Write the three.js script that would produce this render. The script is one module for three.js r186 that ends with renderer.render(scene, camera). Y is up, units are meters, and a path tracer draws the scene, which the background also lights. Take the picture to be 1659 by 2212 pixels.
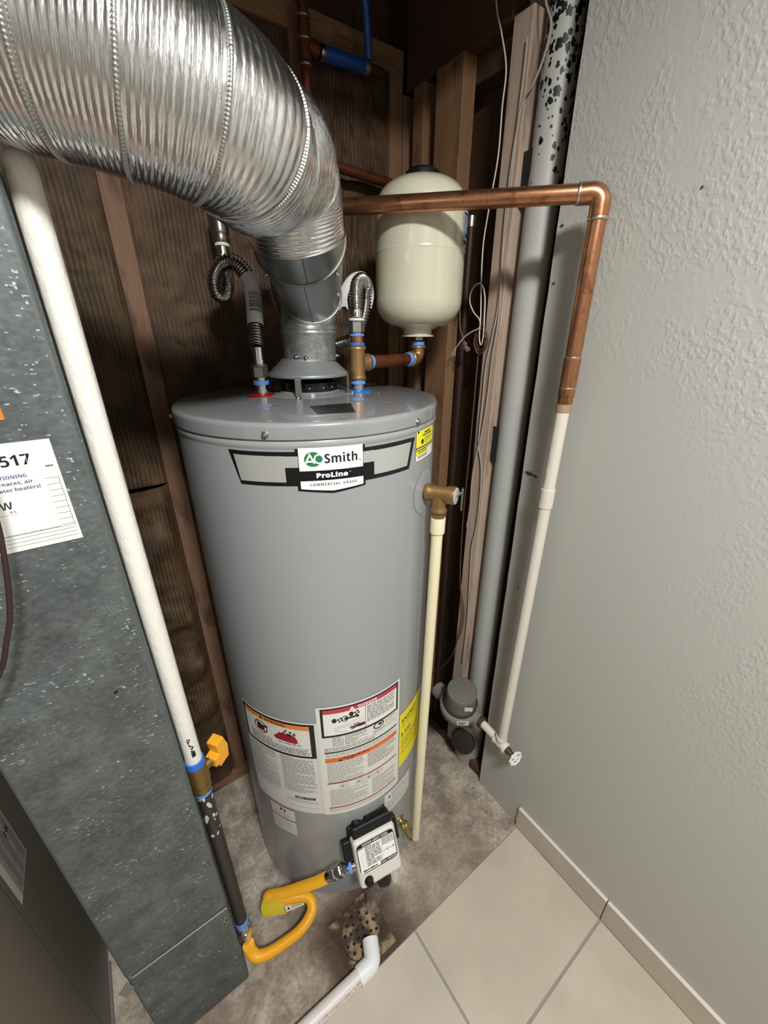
import * as THREE from 'three';
import { RoundedBoxGeometry } from 'three/addons/geometries/RoundedBoxGeometry.js';
import { mergeGeometries, mergeVertices } from 'three/addons/utils/BufferGeometryUtils.js';
import { RectAreaLightUniformsLib } from 'three/addons/lights/RectAreaLightUniformsLib.js';

/* ---------- camera, light, exposure ---------- */
const scene = new THREE.Scene();
scene.background = new THREE.Color(0x050505);
const camera = new THREE.PerspectiveCamera(103.62, 1659 / 2212, 0.02, 30);
camera.position.set(-0.37, 1.4649, 0.7791);
camera.lookAt(-0.37 + 0.5291, 1.4649 - 0.4109, 0.7791 - 0.7424);
const renderer = new THREE.WebGLRenderer({ antialias: true });
renderer.toneMapping = THREE.LinearToneMapping;
renderer.toneMappingExposure = 1.0;
renderer.shadowMap.enabled = true;
RectAreaLightUniformsLib.init();
const LAMP = new THREE.Vector3(-0.34, 2.30, 1.34);
const LAMP_SIZE = 0.26, LAMP_POWER = 220, LAMP_COLOR = 0xfdfdfb;

/* ---------- helpers ---------- */
const V = (x, y, z) => new THREE.Vector3(x, y, z);
const A2V = a => a.map(p => V(p[0], p[1], p[2]));
function mulberry(a) { return () => { a |= 0; a = a + 0x6D2B79F5 | 0; let t = Math.imul(a ^ a >>> 15, 1 | a); t = t + Math.imul(t ^ t >>> 7, 61 | t) ^ t; return ((t ^ t >>> 14) >>> 0) / 4294967296; }; }
const used = {};
function numbered(n) { const k = used[n] || 0; used[n] = k + 1; return k ? `${n}_${String(k).padStart(3, '0')}` : n; }
const BASE = new Map();
function thing(name, label, category, at = [0, 0, 0], group) {
  const o = new THREE.Group(); o.name = numbered(name); o.position.set(...at); scene.add(o);
  o.userData = { label, category }; if (group) o.userData.group = group;
  BASE.set(o, V(...at)); return o;
}
function structure(name) { const o = new THREE.Group(); o.name = numbered(name); o.userData = { kind: 'structure' }; scene.add(o); BASE.set(o, V(0, 0, 0)); return o; }
/* geometry is given in room coordinates; it is moved to the parent's own base */
function part(parent, name, geo, m, label) {
  const b = BASE.get(parent); const g = Array.isArray(geo) ? merge(geo) : geo;
  g.translate(-b.x, -b.y, -b.z);
  const o = new THREE.Mesh(g, m); o.name = name; o.castShadow = o.receiveShadow = true;
  if (label) o.userData = { label };
  parent.add(o); BASE.set(o, b); return o;
}
function merge(list) {
  return mergeGeometries(list.map(g => { g = g.index ? g.toNonIndexed() : g; for (const k of Object.keys(g.attributes)) if (!['position', 'normal', 'uv'].includes(k)) g.deleteAttribute(k); return g; }));
}
/* uv in metres from the dominant normal */
function boxUV(g, rot = false) {
  if (g.index) g = g.toNonIndexed();
  const p = g.attributes.position, n = g.attributes.normal, uv = new Float32Array(p.count * 2);
  for (let i = 0; i < p.count; i++) {
    const a = Math.abs(n.getX(i)), b = Math.abs(n.getY(i)), c = Math.abs(n.getZ(i));
    let u, v; if (b >= a && b >= c) { u = p.getX(i); v = p.getZ(i); } else if (a >= c) { u = p.getZ(i); v = p.getY(i); } else { u = p.getX(i); v = p.getY(i); }
    if (rot) [u, v] = [v, u]; uv[2 * i] = u; uv[2 * i + 1] = v;
  }
  g.setAttribute('uv', new THREE.BufferAttribute(uv, 2)); return g;
}
function box(x0, x1, y0, y1, z0, z1, bevel = 0.001, rot = false) {
  const w = x1 - x0, h = y1 - y0, d = z1 - z0;
  const g = bevel ? new RoundedBoxGeometry(w, h, d, 1, Math.min(bevel, w / 2.1, h / 2.1, d / 2.1)) : new THREE.BoxGeometry(w, h, d);
  g.translate((x0 + x1) / 2, (y0 + y1) / 2, (z0 + z1) / 2); return boxUV(g, rot);
}
/* sweep a circle along a polyline; radius may vary with length and angle */
function sweep(pts, rad, nr = 20, { caps = true, closed = false } = {}) {
  const n = pts.length, pos = [], nor = [], uv = [], idx = [];
  const T = []; for (let i = 0; i < n; i++) { const a = pts[closed ? (i + n - 1) % n : Math.max(0, i - 1)], b = pts[closed ? (i + 1) % n : Math.min(n - 1, i + 1)]; T.push(b.clone().sub(a).normalize()); }
  let N = Math.abs(T[0].y) < 0.9 ? V(0, 1, 0) : V(1, 0, 0); N.sub(T[0].clone().multiplyScalar(N.dot(T[0]))).normalize();
  let s = 0; const S = [0]; for (let i = 1; i < n; i++) { s += pts[i].distanceTo(pts[i - 1]); S.push(s); }
  const rf = typeof rad === 'function' ? rad : () => rad; const L = s || 1;
  const rings = closed ? n + 1 : n; const frames = [];
  for (let k = 0; k < rings; k++) {
    const i = k % n;
    if (k) { N.sub(T[i].clone().multiplyScalar(N.dot(T[i]))).normalize(); }
    const B = T[i].clone().cross(N); frames.push([pts[i], N.clone(), B, T[i]]);
    const ss = k < n ? S[k] : L + pts[0].distanceTo(pts[n - 1]);
    for (let j = 0; j <= nr; j++) {
      const th = j / nr * Math.PI * 2, r = rf(ss, th, L), c = Math.cos(th), d = Math.sin(th);
      pos.push(pts[i].x + r * (c * N.x + d * B.x), pts[i].y + r * (c * N.y + d * B.y), pts[i].z + r * (c * N.z + d * B.z));
      uv.push(th * r, ss); 
    }
  }
  for (let k = 0; k < rings - 1; k++) for (let j = 0; j < nr; j++) { const a = k * (nr + 1) + j, b = a + nr + 1; idx.push(a, a + 1, b, b, a + 1, b + 1); }
  const g = new THREE.BufferGeometry();
  g.setAttribute('position', new THREE.Float32BufferAttribute(pos, 3)); g.setAttribute('uv', new THREE.Float32BufferAttribute(uv, 2)); g.setIndex(idx);
  g.computeVertexNormals();
  const na = g.attributes.normal; // weld the seam's normals
  for (let k = 0; k < rings; k++) { const a = k * (nr + 1), b = a + nr; const x = na.getX(a) + na.getX(b), y = na.getY(a) + na.getY(b), z = na.getZ(a) + na.getZ(b), l = Math.hypot(x, y, z) || 1; na.setXYZ(a, x / l, y / l, z / l); na.setXYZ(b, x / l, y / l, z / l); }
  if (!caps || closed) return g;
  const out = [g];
  for (const e of [0, rings - 1]) {
    const [P, n0, b0, t0] = frames[e]; const p2 = [P.x, P.y, P.z], nn = [], u2 = [0, 0], ix = []; const sg = e ? 1 : -1; nn.push(sg * t0.x, sg * t0.y, sg * t0.z);
    for (let j = 0; j <= nr; j++) { const q = (e * (nr + 1) + j) * 3; p2.push(pos[q], pos[q + 1], pos[q + 2]); nn.push(sg * t0.x, sg * t0.y, sg * t0.z); u2.push(Math.cos(j) * 0.01, Math.sin(j) * 0.01); if (j < nr) e ? ix.push(0, j + 1, j + 2) : ix.push(0, j + 2, j + 1); }
    const c = new THREE.BufferGeometry(); c.setAttribute('position', new THREE.Float32BufferAttribute(p2, 3)); c.setAttribute('normal', new THREE.Float32BufferAttribute(nn, 3)); c.setAttribute('uv', new THREE.Float32BufferAttribute(u2, 2)); c.setIndex(ix); out.push(c);
  }
  return merge(out);
}
const spline = (pts, n) => new THREE.CatmullRomCurve3(A2V(pts), false, 'centripetal').getSpacedPoints(n);
function fillet(P, r, n = 10) { // polyline with rounded corners
  const out = [P[0].clone()];
  for (let i = 1; i < P.length - 1; i++) {
    const a = P[i - 1].clone().sub(P[i]).normalize(), b = P[i + 1].clone().sub(P[i]).normalize();
    const ang = Math.acos(THREE.MathUtils.clamp(a.dot(b), -1, 1)), t = r / Math.tan(ang / 2);
    const c = P[i].clone().add(a.clone().add(b).normalize().multiplyScalar(r / Math.sin(ang / 2)));
    const s = P[i].clone().addScaledVector(a, t).sub(c), e = P[i].clone().addScaledVector(b, t).sub(c), tot = s.angleTo(e);
    for (let k = 0; k <= n; k++) { const f = k / n; out.push(c.clone().addScaledVector(s, Math.sin((1 - f) * tot) / Math.sin(tot)).addScaledVector(e, Math.sin(f * tot) / Math.sin(tot))); }
  }
  out.push(P[P.length - 1].clone()); return out;
}
/* lathe: profile [[radius, y], ...]; creases doubled by the caller's small chamfers */
const metreUV = (g, r) => { const p = g.attributes.position, uv = g.attributes.uv; for (let i = 0; i < uv.count; i++) uv.setXY(i, uv.getX(i) * 2 * Math.PI * r, p.getY(i) + Math.hypot(p.getX(i), p.getZ(i)) * 0.5); return g; };
function lathe(prof, seg = 64, x = 0, y = 0, z = 0) { const g = metreUV(new THREE.LatheGeometry(prof.map(p => new THREE.Vector2(Math.max(p[0], 1e-5), p[1])), seg), Math.max(...prof.map(p => p[0]))); g.translate(x, y, z); return g; }
/* lathe from a towards b: profile [[distance, radius], ...] */
function turn(a, b, prof, seg = 24) {
  const g = metreUV(new THREE.LatheGeometry(prof.map(p => new THREE.Vector2(Math.max(p[1], 1e-5), p[0])), seg), Math.max(...prof.map(p => p[1])));
  g.applyQuaternion(new THREE.Quaternion().setFromUnitVectors(V(0, 1, 0), b.clone().sub(a).normalize())); g.translate(a.x, a.y, a.z); return g;
}
const rod = (a, b, r, seg = 20, ch = 0.0008) => { const L = a.distanceTo(b); ch = Math.min(ch, r * 0.4, L * 0.3); return turn(a, b, [[0, 0], [0, r - ch], [ch, r], [L - ch, r], [L, r - ch], [L, 0]], seg); };
function hexNut(a, b, r) { const L = a.distanceTo(b); let g = new THREE.CylinderGeometry(r, r, L * 0.8, 6); let t = new THREE.CylinderGeometry(r * 0.86, r, L * 0.1, 6), u = new THREE.CylinderGeometry(r, r * 0.86, L * 0.1, 6); t.translate(0, L * 0.45, 0); u.translate(0, -L * 0.45, 0); g = merge([g, t, u]); g.computeVertexNormals(); g.translate(0, L / 2, 0); g.applyQuaternion(new THREE.Quaternion().setFromUnitVectors(V(0, 1, 0), b.clone().sub(a).normalize())); g.translate(a.x, a.y, a.z); return g; }
function ringPts(c, n, r, m = 64, ref = V(0.8143, 0, 0.5804)) { const e1 = ref.clone().sub(n.clone().multiplyScalar(ref.dot(n))).normalize(), e2 = n.clone().cross(e1); return [...Array(m)].map((_, i) => { const t = i / m * Math.PI * 2; return c.clone().addScaledVector(e1, r * Math.cos(t)).addScaledVector(e2, r * Math.sin(t)); }); }
/* skin between rings of equal counts */
function loft(rings) {
  const m = rings[0].length, pos = [], uv = [], idx = [];
  rings.forEach((R, k) => { for (let j = 0; j <= m; j++) { const p = R[j % m]; pos.push(p.x, p.y, p.z); uv.push(j / m * 0.34, p.y); } });
  for (let k = 0; k < rings.length - 1; k++) for (let j = 0; j < m; j++) { const a = k * (m + 1) + j, b = a + m + 1; idx.push(a, a + 1, b, b, a + 1, b + 1); }
  const g = new THREE.BufferGeometry(); g.setAttribute('position', new THREE.Float32BufferAttribute(pos, 3)); g.setAttribute('uv', new THREE.Float32BufferAttribute(uv, 2)); g.setIndex(idx); g.computeVertexNormals(); return g;
}
/* a patch bent round the heater: s is arc length, top and bottom may vary */
const HR = 0.255;
function bent(s0, s1, top, bot, r = HR + 0.0009, n = 24, tu0 = s0, tu1 = s1, tv0 = null, tv1 = null) {
  const tf = typeof top === 'function' ? top : () => top, bf = typeof bot === 'function' ? bot : () => bot;
  const pos = [], nor = [], uv = [], idx = []; const v0 = tv0 ?? bf(s0), v1 = tv1 ?? tf(s0);
  for (let i = 0; i <= n; i++) { const s = s0 + (s1 - s0) * i / n, a = s / HR; for (const y of [bf(s), tf(s)]) { pos.push(r * Math.sin(a), y, r * Math.cos(a)); nor.push(Math.sin(a), 0, Math.cos(a)); uv.push((s - tu0) / (tu1 - tu0), (y - v0) / (v1 - v0)); } if (i < n) { const k = 2 * i; idx.push(k, k + 2, k + 1, k + 1, k + 2, k + 3); } }
  const g = new THREE.BufferGeometry(); g.setAttribute('position', new THREE.Float32BufferAttribute(pos, 3)); g.setAttribute('normal', new THREE.Float32BufferAttribute(nor, 3)); g.setAttribute('uv', new THREE.Float32BufferAttribute(uv, 2)); g.setIndex(idx); return g;
}
/* flat quad a,b,c,d (bottom-left, bottom-right, top-right, top-left) */
function quad(a, b, c, d) { const g = new THREE.BufferGeometry(); g.setAttribute('position', new THREE.Float32BufferAttribute([a, b, c, d].flatMap(p => [p.x, p.y, p.z]), 3)); g.setAttribute('uv', new THREE.Float32BufferAttribute([0, 0, 1, 0, 1, 1, 0, 1], 2)); g.setIndex([0, 1, 2, 0, 2, 3]); g.computeVertexNormals(); return g; }

/* ---------- noise and textures ---------- */
function hash2(x, y, s) { let h = Math.imul(x, 374761393) + Math.imul(y, 668265263) + Math.imul(s, 2147483647 ^ 0x5bd1e995) | 0; h = Math.imul(h ^ h >>> 13, 1274126177); return ((h ^ h >>> 16) >>> 0) / 4294967296; }
function vn(x, y, px, py, s) { // periodic value noise
  const xi = Math.floor(x), yi = Math.floor(y), fx = x - xi, fy = y - yi, u = fx * fx * (3 - 2 * fx), v = fy * fy * (3 - 2 * fy);
  const m = (a, b) => ((a % b) + b) % b, x0 = m(xi, px), x1 = m(xi + 1, px), y0 = m(yi, py), y1 = m(yi + 1, py);
  const a = hash2(x0, y0, s), b = hash2(x1, y0, s), c = hash2(x0, y1, s), d = hash2(x1, y1, s);
  return a + (b - a) * u + (c - a) * v + (a - b - c + d) * u * v;
}
function fbm(x, y, px, py, s, o = 4) { let t = 0, a = 0.5, n = 0; for (let i = 0; i < o; i++) { t += a * vn(x, y, px, py, s + i * 17); n += a; x *= 2; y *= 2; px *= 2; py *= 2; a *= 0.55; } return t / n; }
const sst = (a, b, x) => { x = Math.min(1, Math.max(0, (x - a) / (b - a))); return x * x * (3 - 2 * x); };
const mix = (a, b, t) => a + (b - a) * t, mix3 = (a, b, t) => [mix(a[0], b[0], t), mix(a[1], b[1], t), mix(a[2], b[2], t)];
function tex(w, h, fn, { srgb = true, size = [1, 1], wrap = true, off } = {}) {
  const d = new Uint8Array(w * h * 4);
  for (let y = 0; y < h; y++) for (let x = 0; x < w; x++) { const c = fn(x / w, y / h), i = (y * w + x) * 4; if (typeof c === 'number') d[i] = d[i + 1] = d[i + 2] = Math.max(0, Math.min(255, c)); else { d[i] = Math.max(0, Math.min(255, c[0])); d[i + 1] = Math.max(0, Math.min(255, c[1])); d[i + 2] = Math.max(0, Math.min(255, c[2])); } d[i + 3] = 255; }
  const t = new THREE.DataTexture(d, w, h, THREE.RGBAFormat); t.magFilter = THREE.LinearFilter; t.minFilter = THREE.LinearMipmapLinearFilter; t.generateMipmaps = true;
  if (wrap) t.wrapS = t.wrapT = THREE.RepeatWrapping; t.repeat.set(1 / size[0], 1 / size[1]); if (off) t.offset.set(...off);
  if (srgb) t.colorSpace = THREE.SRGBColorSpace; t.needsUpdate = true; return t;
}
function canvasTex(w, h, draw) { const c = document.createElement('canvas'); c.width = w; c.height = h; const x = c.getContext('2d'); draw(x, w, h); const t = new THREE.CanvasTexture(c); t.colorSpace = THREE.SRGBColorSpace; t.anisotropy = 8; return t; }
const std = (color, roughness = 0.6, metalness = 0, extra = {}) => new THREE.MeshStandardMaterial({ color, roughness, metalness, ...extra });
const phys = (o) => new THREE.MeshPhysicalMaterial(o);
const DS = { side: THREE.DoubleSide };

/* wood: grain runs along v */
const woodFn = (seed, a, b) => (u, v) => { const w = fbm(u * 5, v * 2, 5, 2, seed, 3); const g = fbm(u * 90 + w * 14, v * 5, 104, 5, seed + 3, 3); const k = fbm(u * 3, v * 3, 3, 3, seed + 9, 4); const t = 0.55 * g + 0.45 * k; const dirt = sst(0.55, 0.85, fbm(u * 8, v * 6, 8, 6, seed + 31, 4)) * 0.35; return mix3(a, b, t).map(c => c * (1 - dirt)); };
const woodTan = tex(512, 512, woodFn(11, [106, 76, 52], [160, 122, 88]), { size: [0.3, 0.7] });
const woodRed = tex(512, 512, woodFn(23, [112, 84, 66], [156, 120, 96]), { size: [0.3, 0.7] });
const woodPale = tex(512, 512, woodFn(37, [158, 136, 120], [208, 186, 168]), { size: [0.3, 0.7] });
const woodDark = tex(512, 512, woodFn(51, [62, 44, 30], [98, 70, 48]), { size: [0.35, 0.8] });
const M = {};
M.studTan = std(0xffffff, 0.8, 0, { map: woodTan }); M.studRed = std(0xffffff, 0.8, 0, { map: woodRed }); M.studPale = std(0xffffff, 0.8, 0, { map: woodPale }); M.studDark = std(0xffffff, 0.85, 0, { map: woodDark });
/* kraft facing of the insulation: close vertical ribs, creases and tar stains */
const kraftFn = (u, v) => { const wob = fbm(u * 6, v * 5, 6, 5, 5, 3) * 0.016; const rib = 0.5 + 0.5 * Math.sin((u + wob) * Math.PI * 2 * 46); const gate = sst(0.35, 0.62, fbm(u * 6, v * 4, 6, 4, 71, 4)); const n = fbm(u * 12, v * 12, 12, 12, 77, 5), sp = fbm(u * 160, v * 60, 160, 60, 79, 2); let c = mix3([56, 40, 25], [128, 98, 64], n * 0.75 + sp * 0.25); const k = 1 - 0.5 * gate * (1 - rib) * (0.3 + 0.7 * vn(u * 46, v * 8, 46, 8, 83)); const st = sst(0.6, 0.8, fbm(u * 3, v * 3, 3, 3, 91, 4)) * 0.4; return c.map(x => x * k * (1 - st)); };
const kraft = tex(1024, 1024, kraftFn, { size: [0.42, 0.42] });
const kraftB = tex(512, 512, (u, v) => { const f = kraftFn(u, v); return 60 + f[0]; }, { srgb: false, size: [0.42, 0.42] });
M.kraft = std(0xffffff, 0.72, 0, { map: kraft, bumpMap: kraftB, bumpScale: 0.002 });
/* concrete slab, laid out in the room's own metres: x -0.75..0.45, z -0.32..0.42 */
const CX0 = -0.75, CW = 1.2, CZ0 = -0.32, CD = 0.74;
const concFn = (u, v) => {
  const x = CX0 + u * CW, z = CZ0 + v * CD;
  const n = fbm(u * 9, v * 6, 9, 6, 101, 6), m = fbm(u * 30, v * 20, 30, 20, 131, 5), f = fbm(u * 200, v * 130, 200, 130, 151, 2);
  let c = mix3([122, 112, 100], [188, 175, 158], sst(0.22, 0.78, 0.5 * n + 0.5 * m));
  c = c.map(k => k * (0.86 + 0.28 * f));
  const pale = sst(0.58, 0.74, fbm(u * 14 + 3, v * 10, 14, 10, 171, 5)); c = mix3(c, [206, 194, 176], pale * 0.5);
  const brown = sst(0.5, 0.72, fbm(u * 5 + 1, v * 4, 5, 4, 191, 5)); c = mix3(c, [112, 94, 78], brown * 0.36);
  const dx = x + 0.12, dz = z - 0.325, rd = Math.max(Math.abs(dx), Math.abs(dz)); const rust = sst(0.155, 0.06, rd + 0.05 * (fbm(u * 22, v * 16, 22, 16, 211, 4) - 0.5)); c = mix3(c, [62, 46, 35], rust * 0.8);
  const dd = Math.hypot(x + 0.13, (z - 0.40) * 0.8); const rust2 = sst(0.15, 0.02, dd + 0.07 * (fbm(u * 30, v * 22, 30, 22, 231, 4) - 0.5)); c = mix3(c, [66, 50, 40], rust2 * 0.6);
  const spot = sst(0.80, 0.87, fbm(u * 52, v * 36, 52, 36, 251, 3)) * sst(0.45, 0.65, fbm(u * 7, v * 5, 7, 5, 257, 3)); return mix3(c, [60, 48, 40], spot * 0.6);
};
const concMap = tex(1280, 800, concFn, { size: [CW, CD], off: [-CX0 / CW, -CZ0 / CD] });
const concB = tex(1024, 640, (u, v) => 255 * (0.5 * fbm(u * 20, v * 13, 20, 13, 261, 5) + 0.5 * fbm(u * 160, v * 100, 160, 100, 271, 3)), { srgb: false, size: [CW, CD] });
M.concrete = std(0xffffff, 0.82, 0, { map: concMap, bumpMap: concB, bumpScale: 0.003 });
M.tile = [0, 1, 2].map(i => std([0xcbbfae, 0xc9bdab, 0xcdc2b2][i], 0.38, 0, { map: tex(256, 256, (u, v) => 226 + 29 * fbm(u * 5, v * 5, 5, 5, 300 + i, 5), { size: [0.5, 0.5] }) }));
M.grout = std(0x969089, 0.9);
/* knockdown wall paint */
const wallB = tex(2048, 2048, (u, v) => { const z = u * 2.4, y = v * 2.4; const amp = sst(0.5, 1.05, y + 0.25 * (fbm(u * 6, v * 6, 6, 6, 409, 3) - 0.5)) * sst(0.36, 0.62, z + 0.55 * sst(1.2, 1.7, y) - 0.16) + 0.12; const n = fbm(u * 540, v * 360, 540, 360, 401, 2), patch = 0.25 + 0.75 * sst(0.28, 0.55, fbm(u * 40, v * 30, 40, 30, 421, 3)); return 255 * (0.3 + amp * patch * 0.6 * sst(0.42, 0.7, n)); }, { srgb: false, size: [2.4, 2.4] });
M.wall = std(0xb6b5ae, 0.5, 0, { bumpMap: wallB, bumpScale: 0.0008 });
M.wallCore = std(0x9a948a, 0.9);
M.ceiling = std(0xb8b5ae, 0.9);
M.roomWall = std(0x8f8b84, 0.7);
/* metals */
const galvMap = tex(1024, 1024, (u, v) => { const a = fbm(u * 10, v * 10, 10, 10, 501, 4), b = fbm(u * 70, v * 110, 70, 110, 521, 2); const l = 98 + 44 * a + 30 * (b - 0.5); const fl = sst(0.80, 0.94, vn(u * 64 + v * 20, v * 190, 84, 190, 541) * (0.8 + 0.28 * vn(u * 210, v * 210, 210, 210, 547))) * sst(0.36, 0.6, fbm(u * 6, v * 6, 6, 6, 561, 4)); return mix3([l * 0.98, l, l * 0.995], [232, 236, 236], fl * 0.9); }, { size: [0.4, 0.4] });
const galvR = tex(512, 512, (u, v) => 110 + 90 * fbm(u * 16, v * 16, 16, 16, 581, 4), { srgb: false, size: [0.4, 0.4] });
M.sheet = std(0xdfe6e6, 1, 0.45, { map: galvMap, roughnessMap: galvR });
const ventMap = tex(512, 512, (u, v) => { const a = fbm(u * 14, v * 14, 14, 14, 601, 5), b = fbm(u * 60, v * 60, 60, 60, 621, 3); const l = 120 + 80 * a + 40 * (b - 0.5); return [l, l * 1.005, l * 1.0]; }, { size: [0.2, 0.2] });
M.vent = std(0xf4f6f4, 0.36, 0.7, { map: ventMap });
M.foil = std(0xe4e4e4, 0.25, 1, { bumpMap: tex(512, 512, (u, v) => 255 * fbm(u * 26, v * 60, 26, 60, 641, 3), { srgb: false, size: [0.25, 0.1] }), bumpScale: 0.0005 });
M.seam = std(0xc4c4c2, 0.42, 1); M.ventDark = std(0xa4a8a6, 0.38, 0.95);
M.steel = std(0xb9b6b0, 0.22, 1); M.steelDull = std(0x9a9892, 0.42, 0.9); M.chrome = std(0xd6d6d4, 0.12, 1);
const copMap = tex(512, 512, (u, v) => { const a = fbm(u * 6, v * 8, 6, 8, 661, 5), b = fbm(u * 30, v * 40, 30, 40, 671, 3); let c = mix3([166, 112, 80], [220, 160, 122], a * 0.6 + b * 0.4); const d = sst(0.62, 0.75, fbm(u * 10, v * 12, 10, 12, 681, 4)); return mix3(c, [110, 66, 48], d * 0.4); }, { size: [0.12, 0.2] });
M.copper = std(0xffffff, 0.28, 0.92, { map: copMap });
M.copperDark = std(0x8f7362, 0.55, 0.55, { map: copMap });
M.solder = std(0xcfc4b8, 0.3, 0.95);
M.brass = std(0xa8865a, 0.42, 0.8); M.brassBright = std(0xa8935f, 0.33, 0.85);
M.tapeBlue = std(0x5f96e6, 0.55); M.tapeDeep = std(0x2f6fd0, 0.5);
M.red = std(0x8e1420, 0.4); M.blueRing = std(0x1f6fd6, 0.4);
M.heater = phys({ color: 0x9a9d9e, roughness: 0.42, metalness: 0.0, clearcoat: 0.55, clearcoatRoughness: 0.16 });
M.lid = phys({ color: 0x939596, roughness: 0.3, clearcoat: 1, clearcoatRoughness: 0.03, ior: 1.6 });
M.hood = std(0x8f9596, 0.48, 0.55); M.black = std(0x0c0c0d, 0.5); M.blackGloss = std(0x101012, 0.22);
M.tank = phys({ color: 0xd6d3ba, roughness: 0.25, clearcoat: 1, clearcoatRoughness: 0.06 });
M.cream = std(0xe9e0bd, 0.42); M.whitePipe = std(0xe9e6dc, 0.36, 0, { bumpMap: tex(256, 256, (u, v) => 255 * fbm(u * 20, v * 14, 20, 14, 701, 4), { srgb: false, size: [0.1, 0.16] }), bumpScale: 0.0008 });
M.offWhitePipe = std(0xd9d3c6, 0.5, 0, { bumpMap: M.whitePipe.bumpMap, bumpScale: 0.0006 });
M.pvc = std(0xe9eaec, 0.35);
M.yellow = phys({ color: 0xf0ae1e, roughness: 0.34, clearcoat: 0.5, clearcoatRoughness: 0.25 }); M.yellowTag = std(0xe6cf3a, 0.5, 0, DS); M.handle = std(0xf0a92c, 0.4);
M.stack = std(0xb0b1ac, 0.5); M.meter = std(0x7c776e, 0.75, 0, { bumpMap: concB, bumpScale: 0.002 }); M.meterDark = std(0x3a3733, 0.6);
M.white = std(0xe8e6e0, 0.6); M.cableWhite = std(0xd8cbbd, 0.6); M.cableGrey = std(0xa99c90, 0.7); M.cableBrown = std(0x5a3d30, 0.6);
M.gasCover = std(0xd9d6cc, 0.45); M.paper = std(0xe9e8e4, 0.75, 0, DS);
M.cabinet = std(0x847b6e, 0.5, 0); M.orange = std(0xef7d1c, 0.6);
M.pex = std(0x1d4f9e, 0.35);
M.drain = std(0xffffff, 0.8, 0.1, { map: tex(256, 256, (u, v) => { const a = fbm(u * 7, v * 7, 7, 7, 801, 5), b = sst(0.4, 0.62, fbm(u * 5 + 2, v * 5, 5, 5, 821, 5)); return mix3(mix3([126, 106, 82], [172, 150, 120], a), [58, 42, 32], b * 0.9); }, { size: [0.15, 0.15] }) });
const inked = (t, rough = 0.5, extra = {}) => std(0xffffff, rough, 0, { map: t, ...extra });

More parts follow.
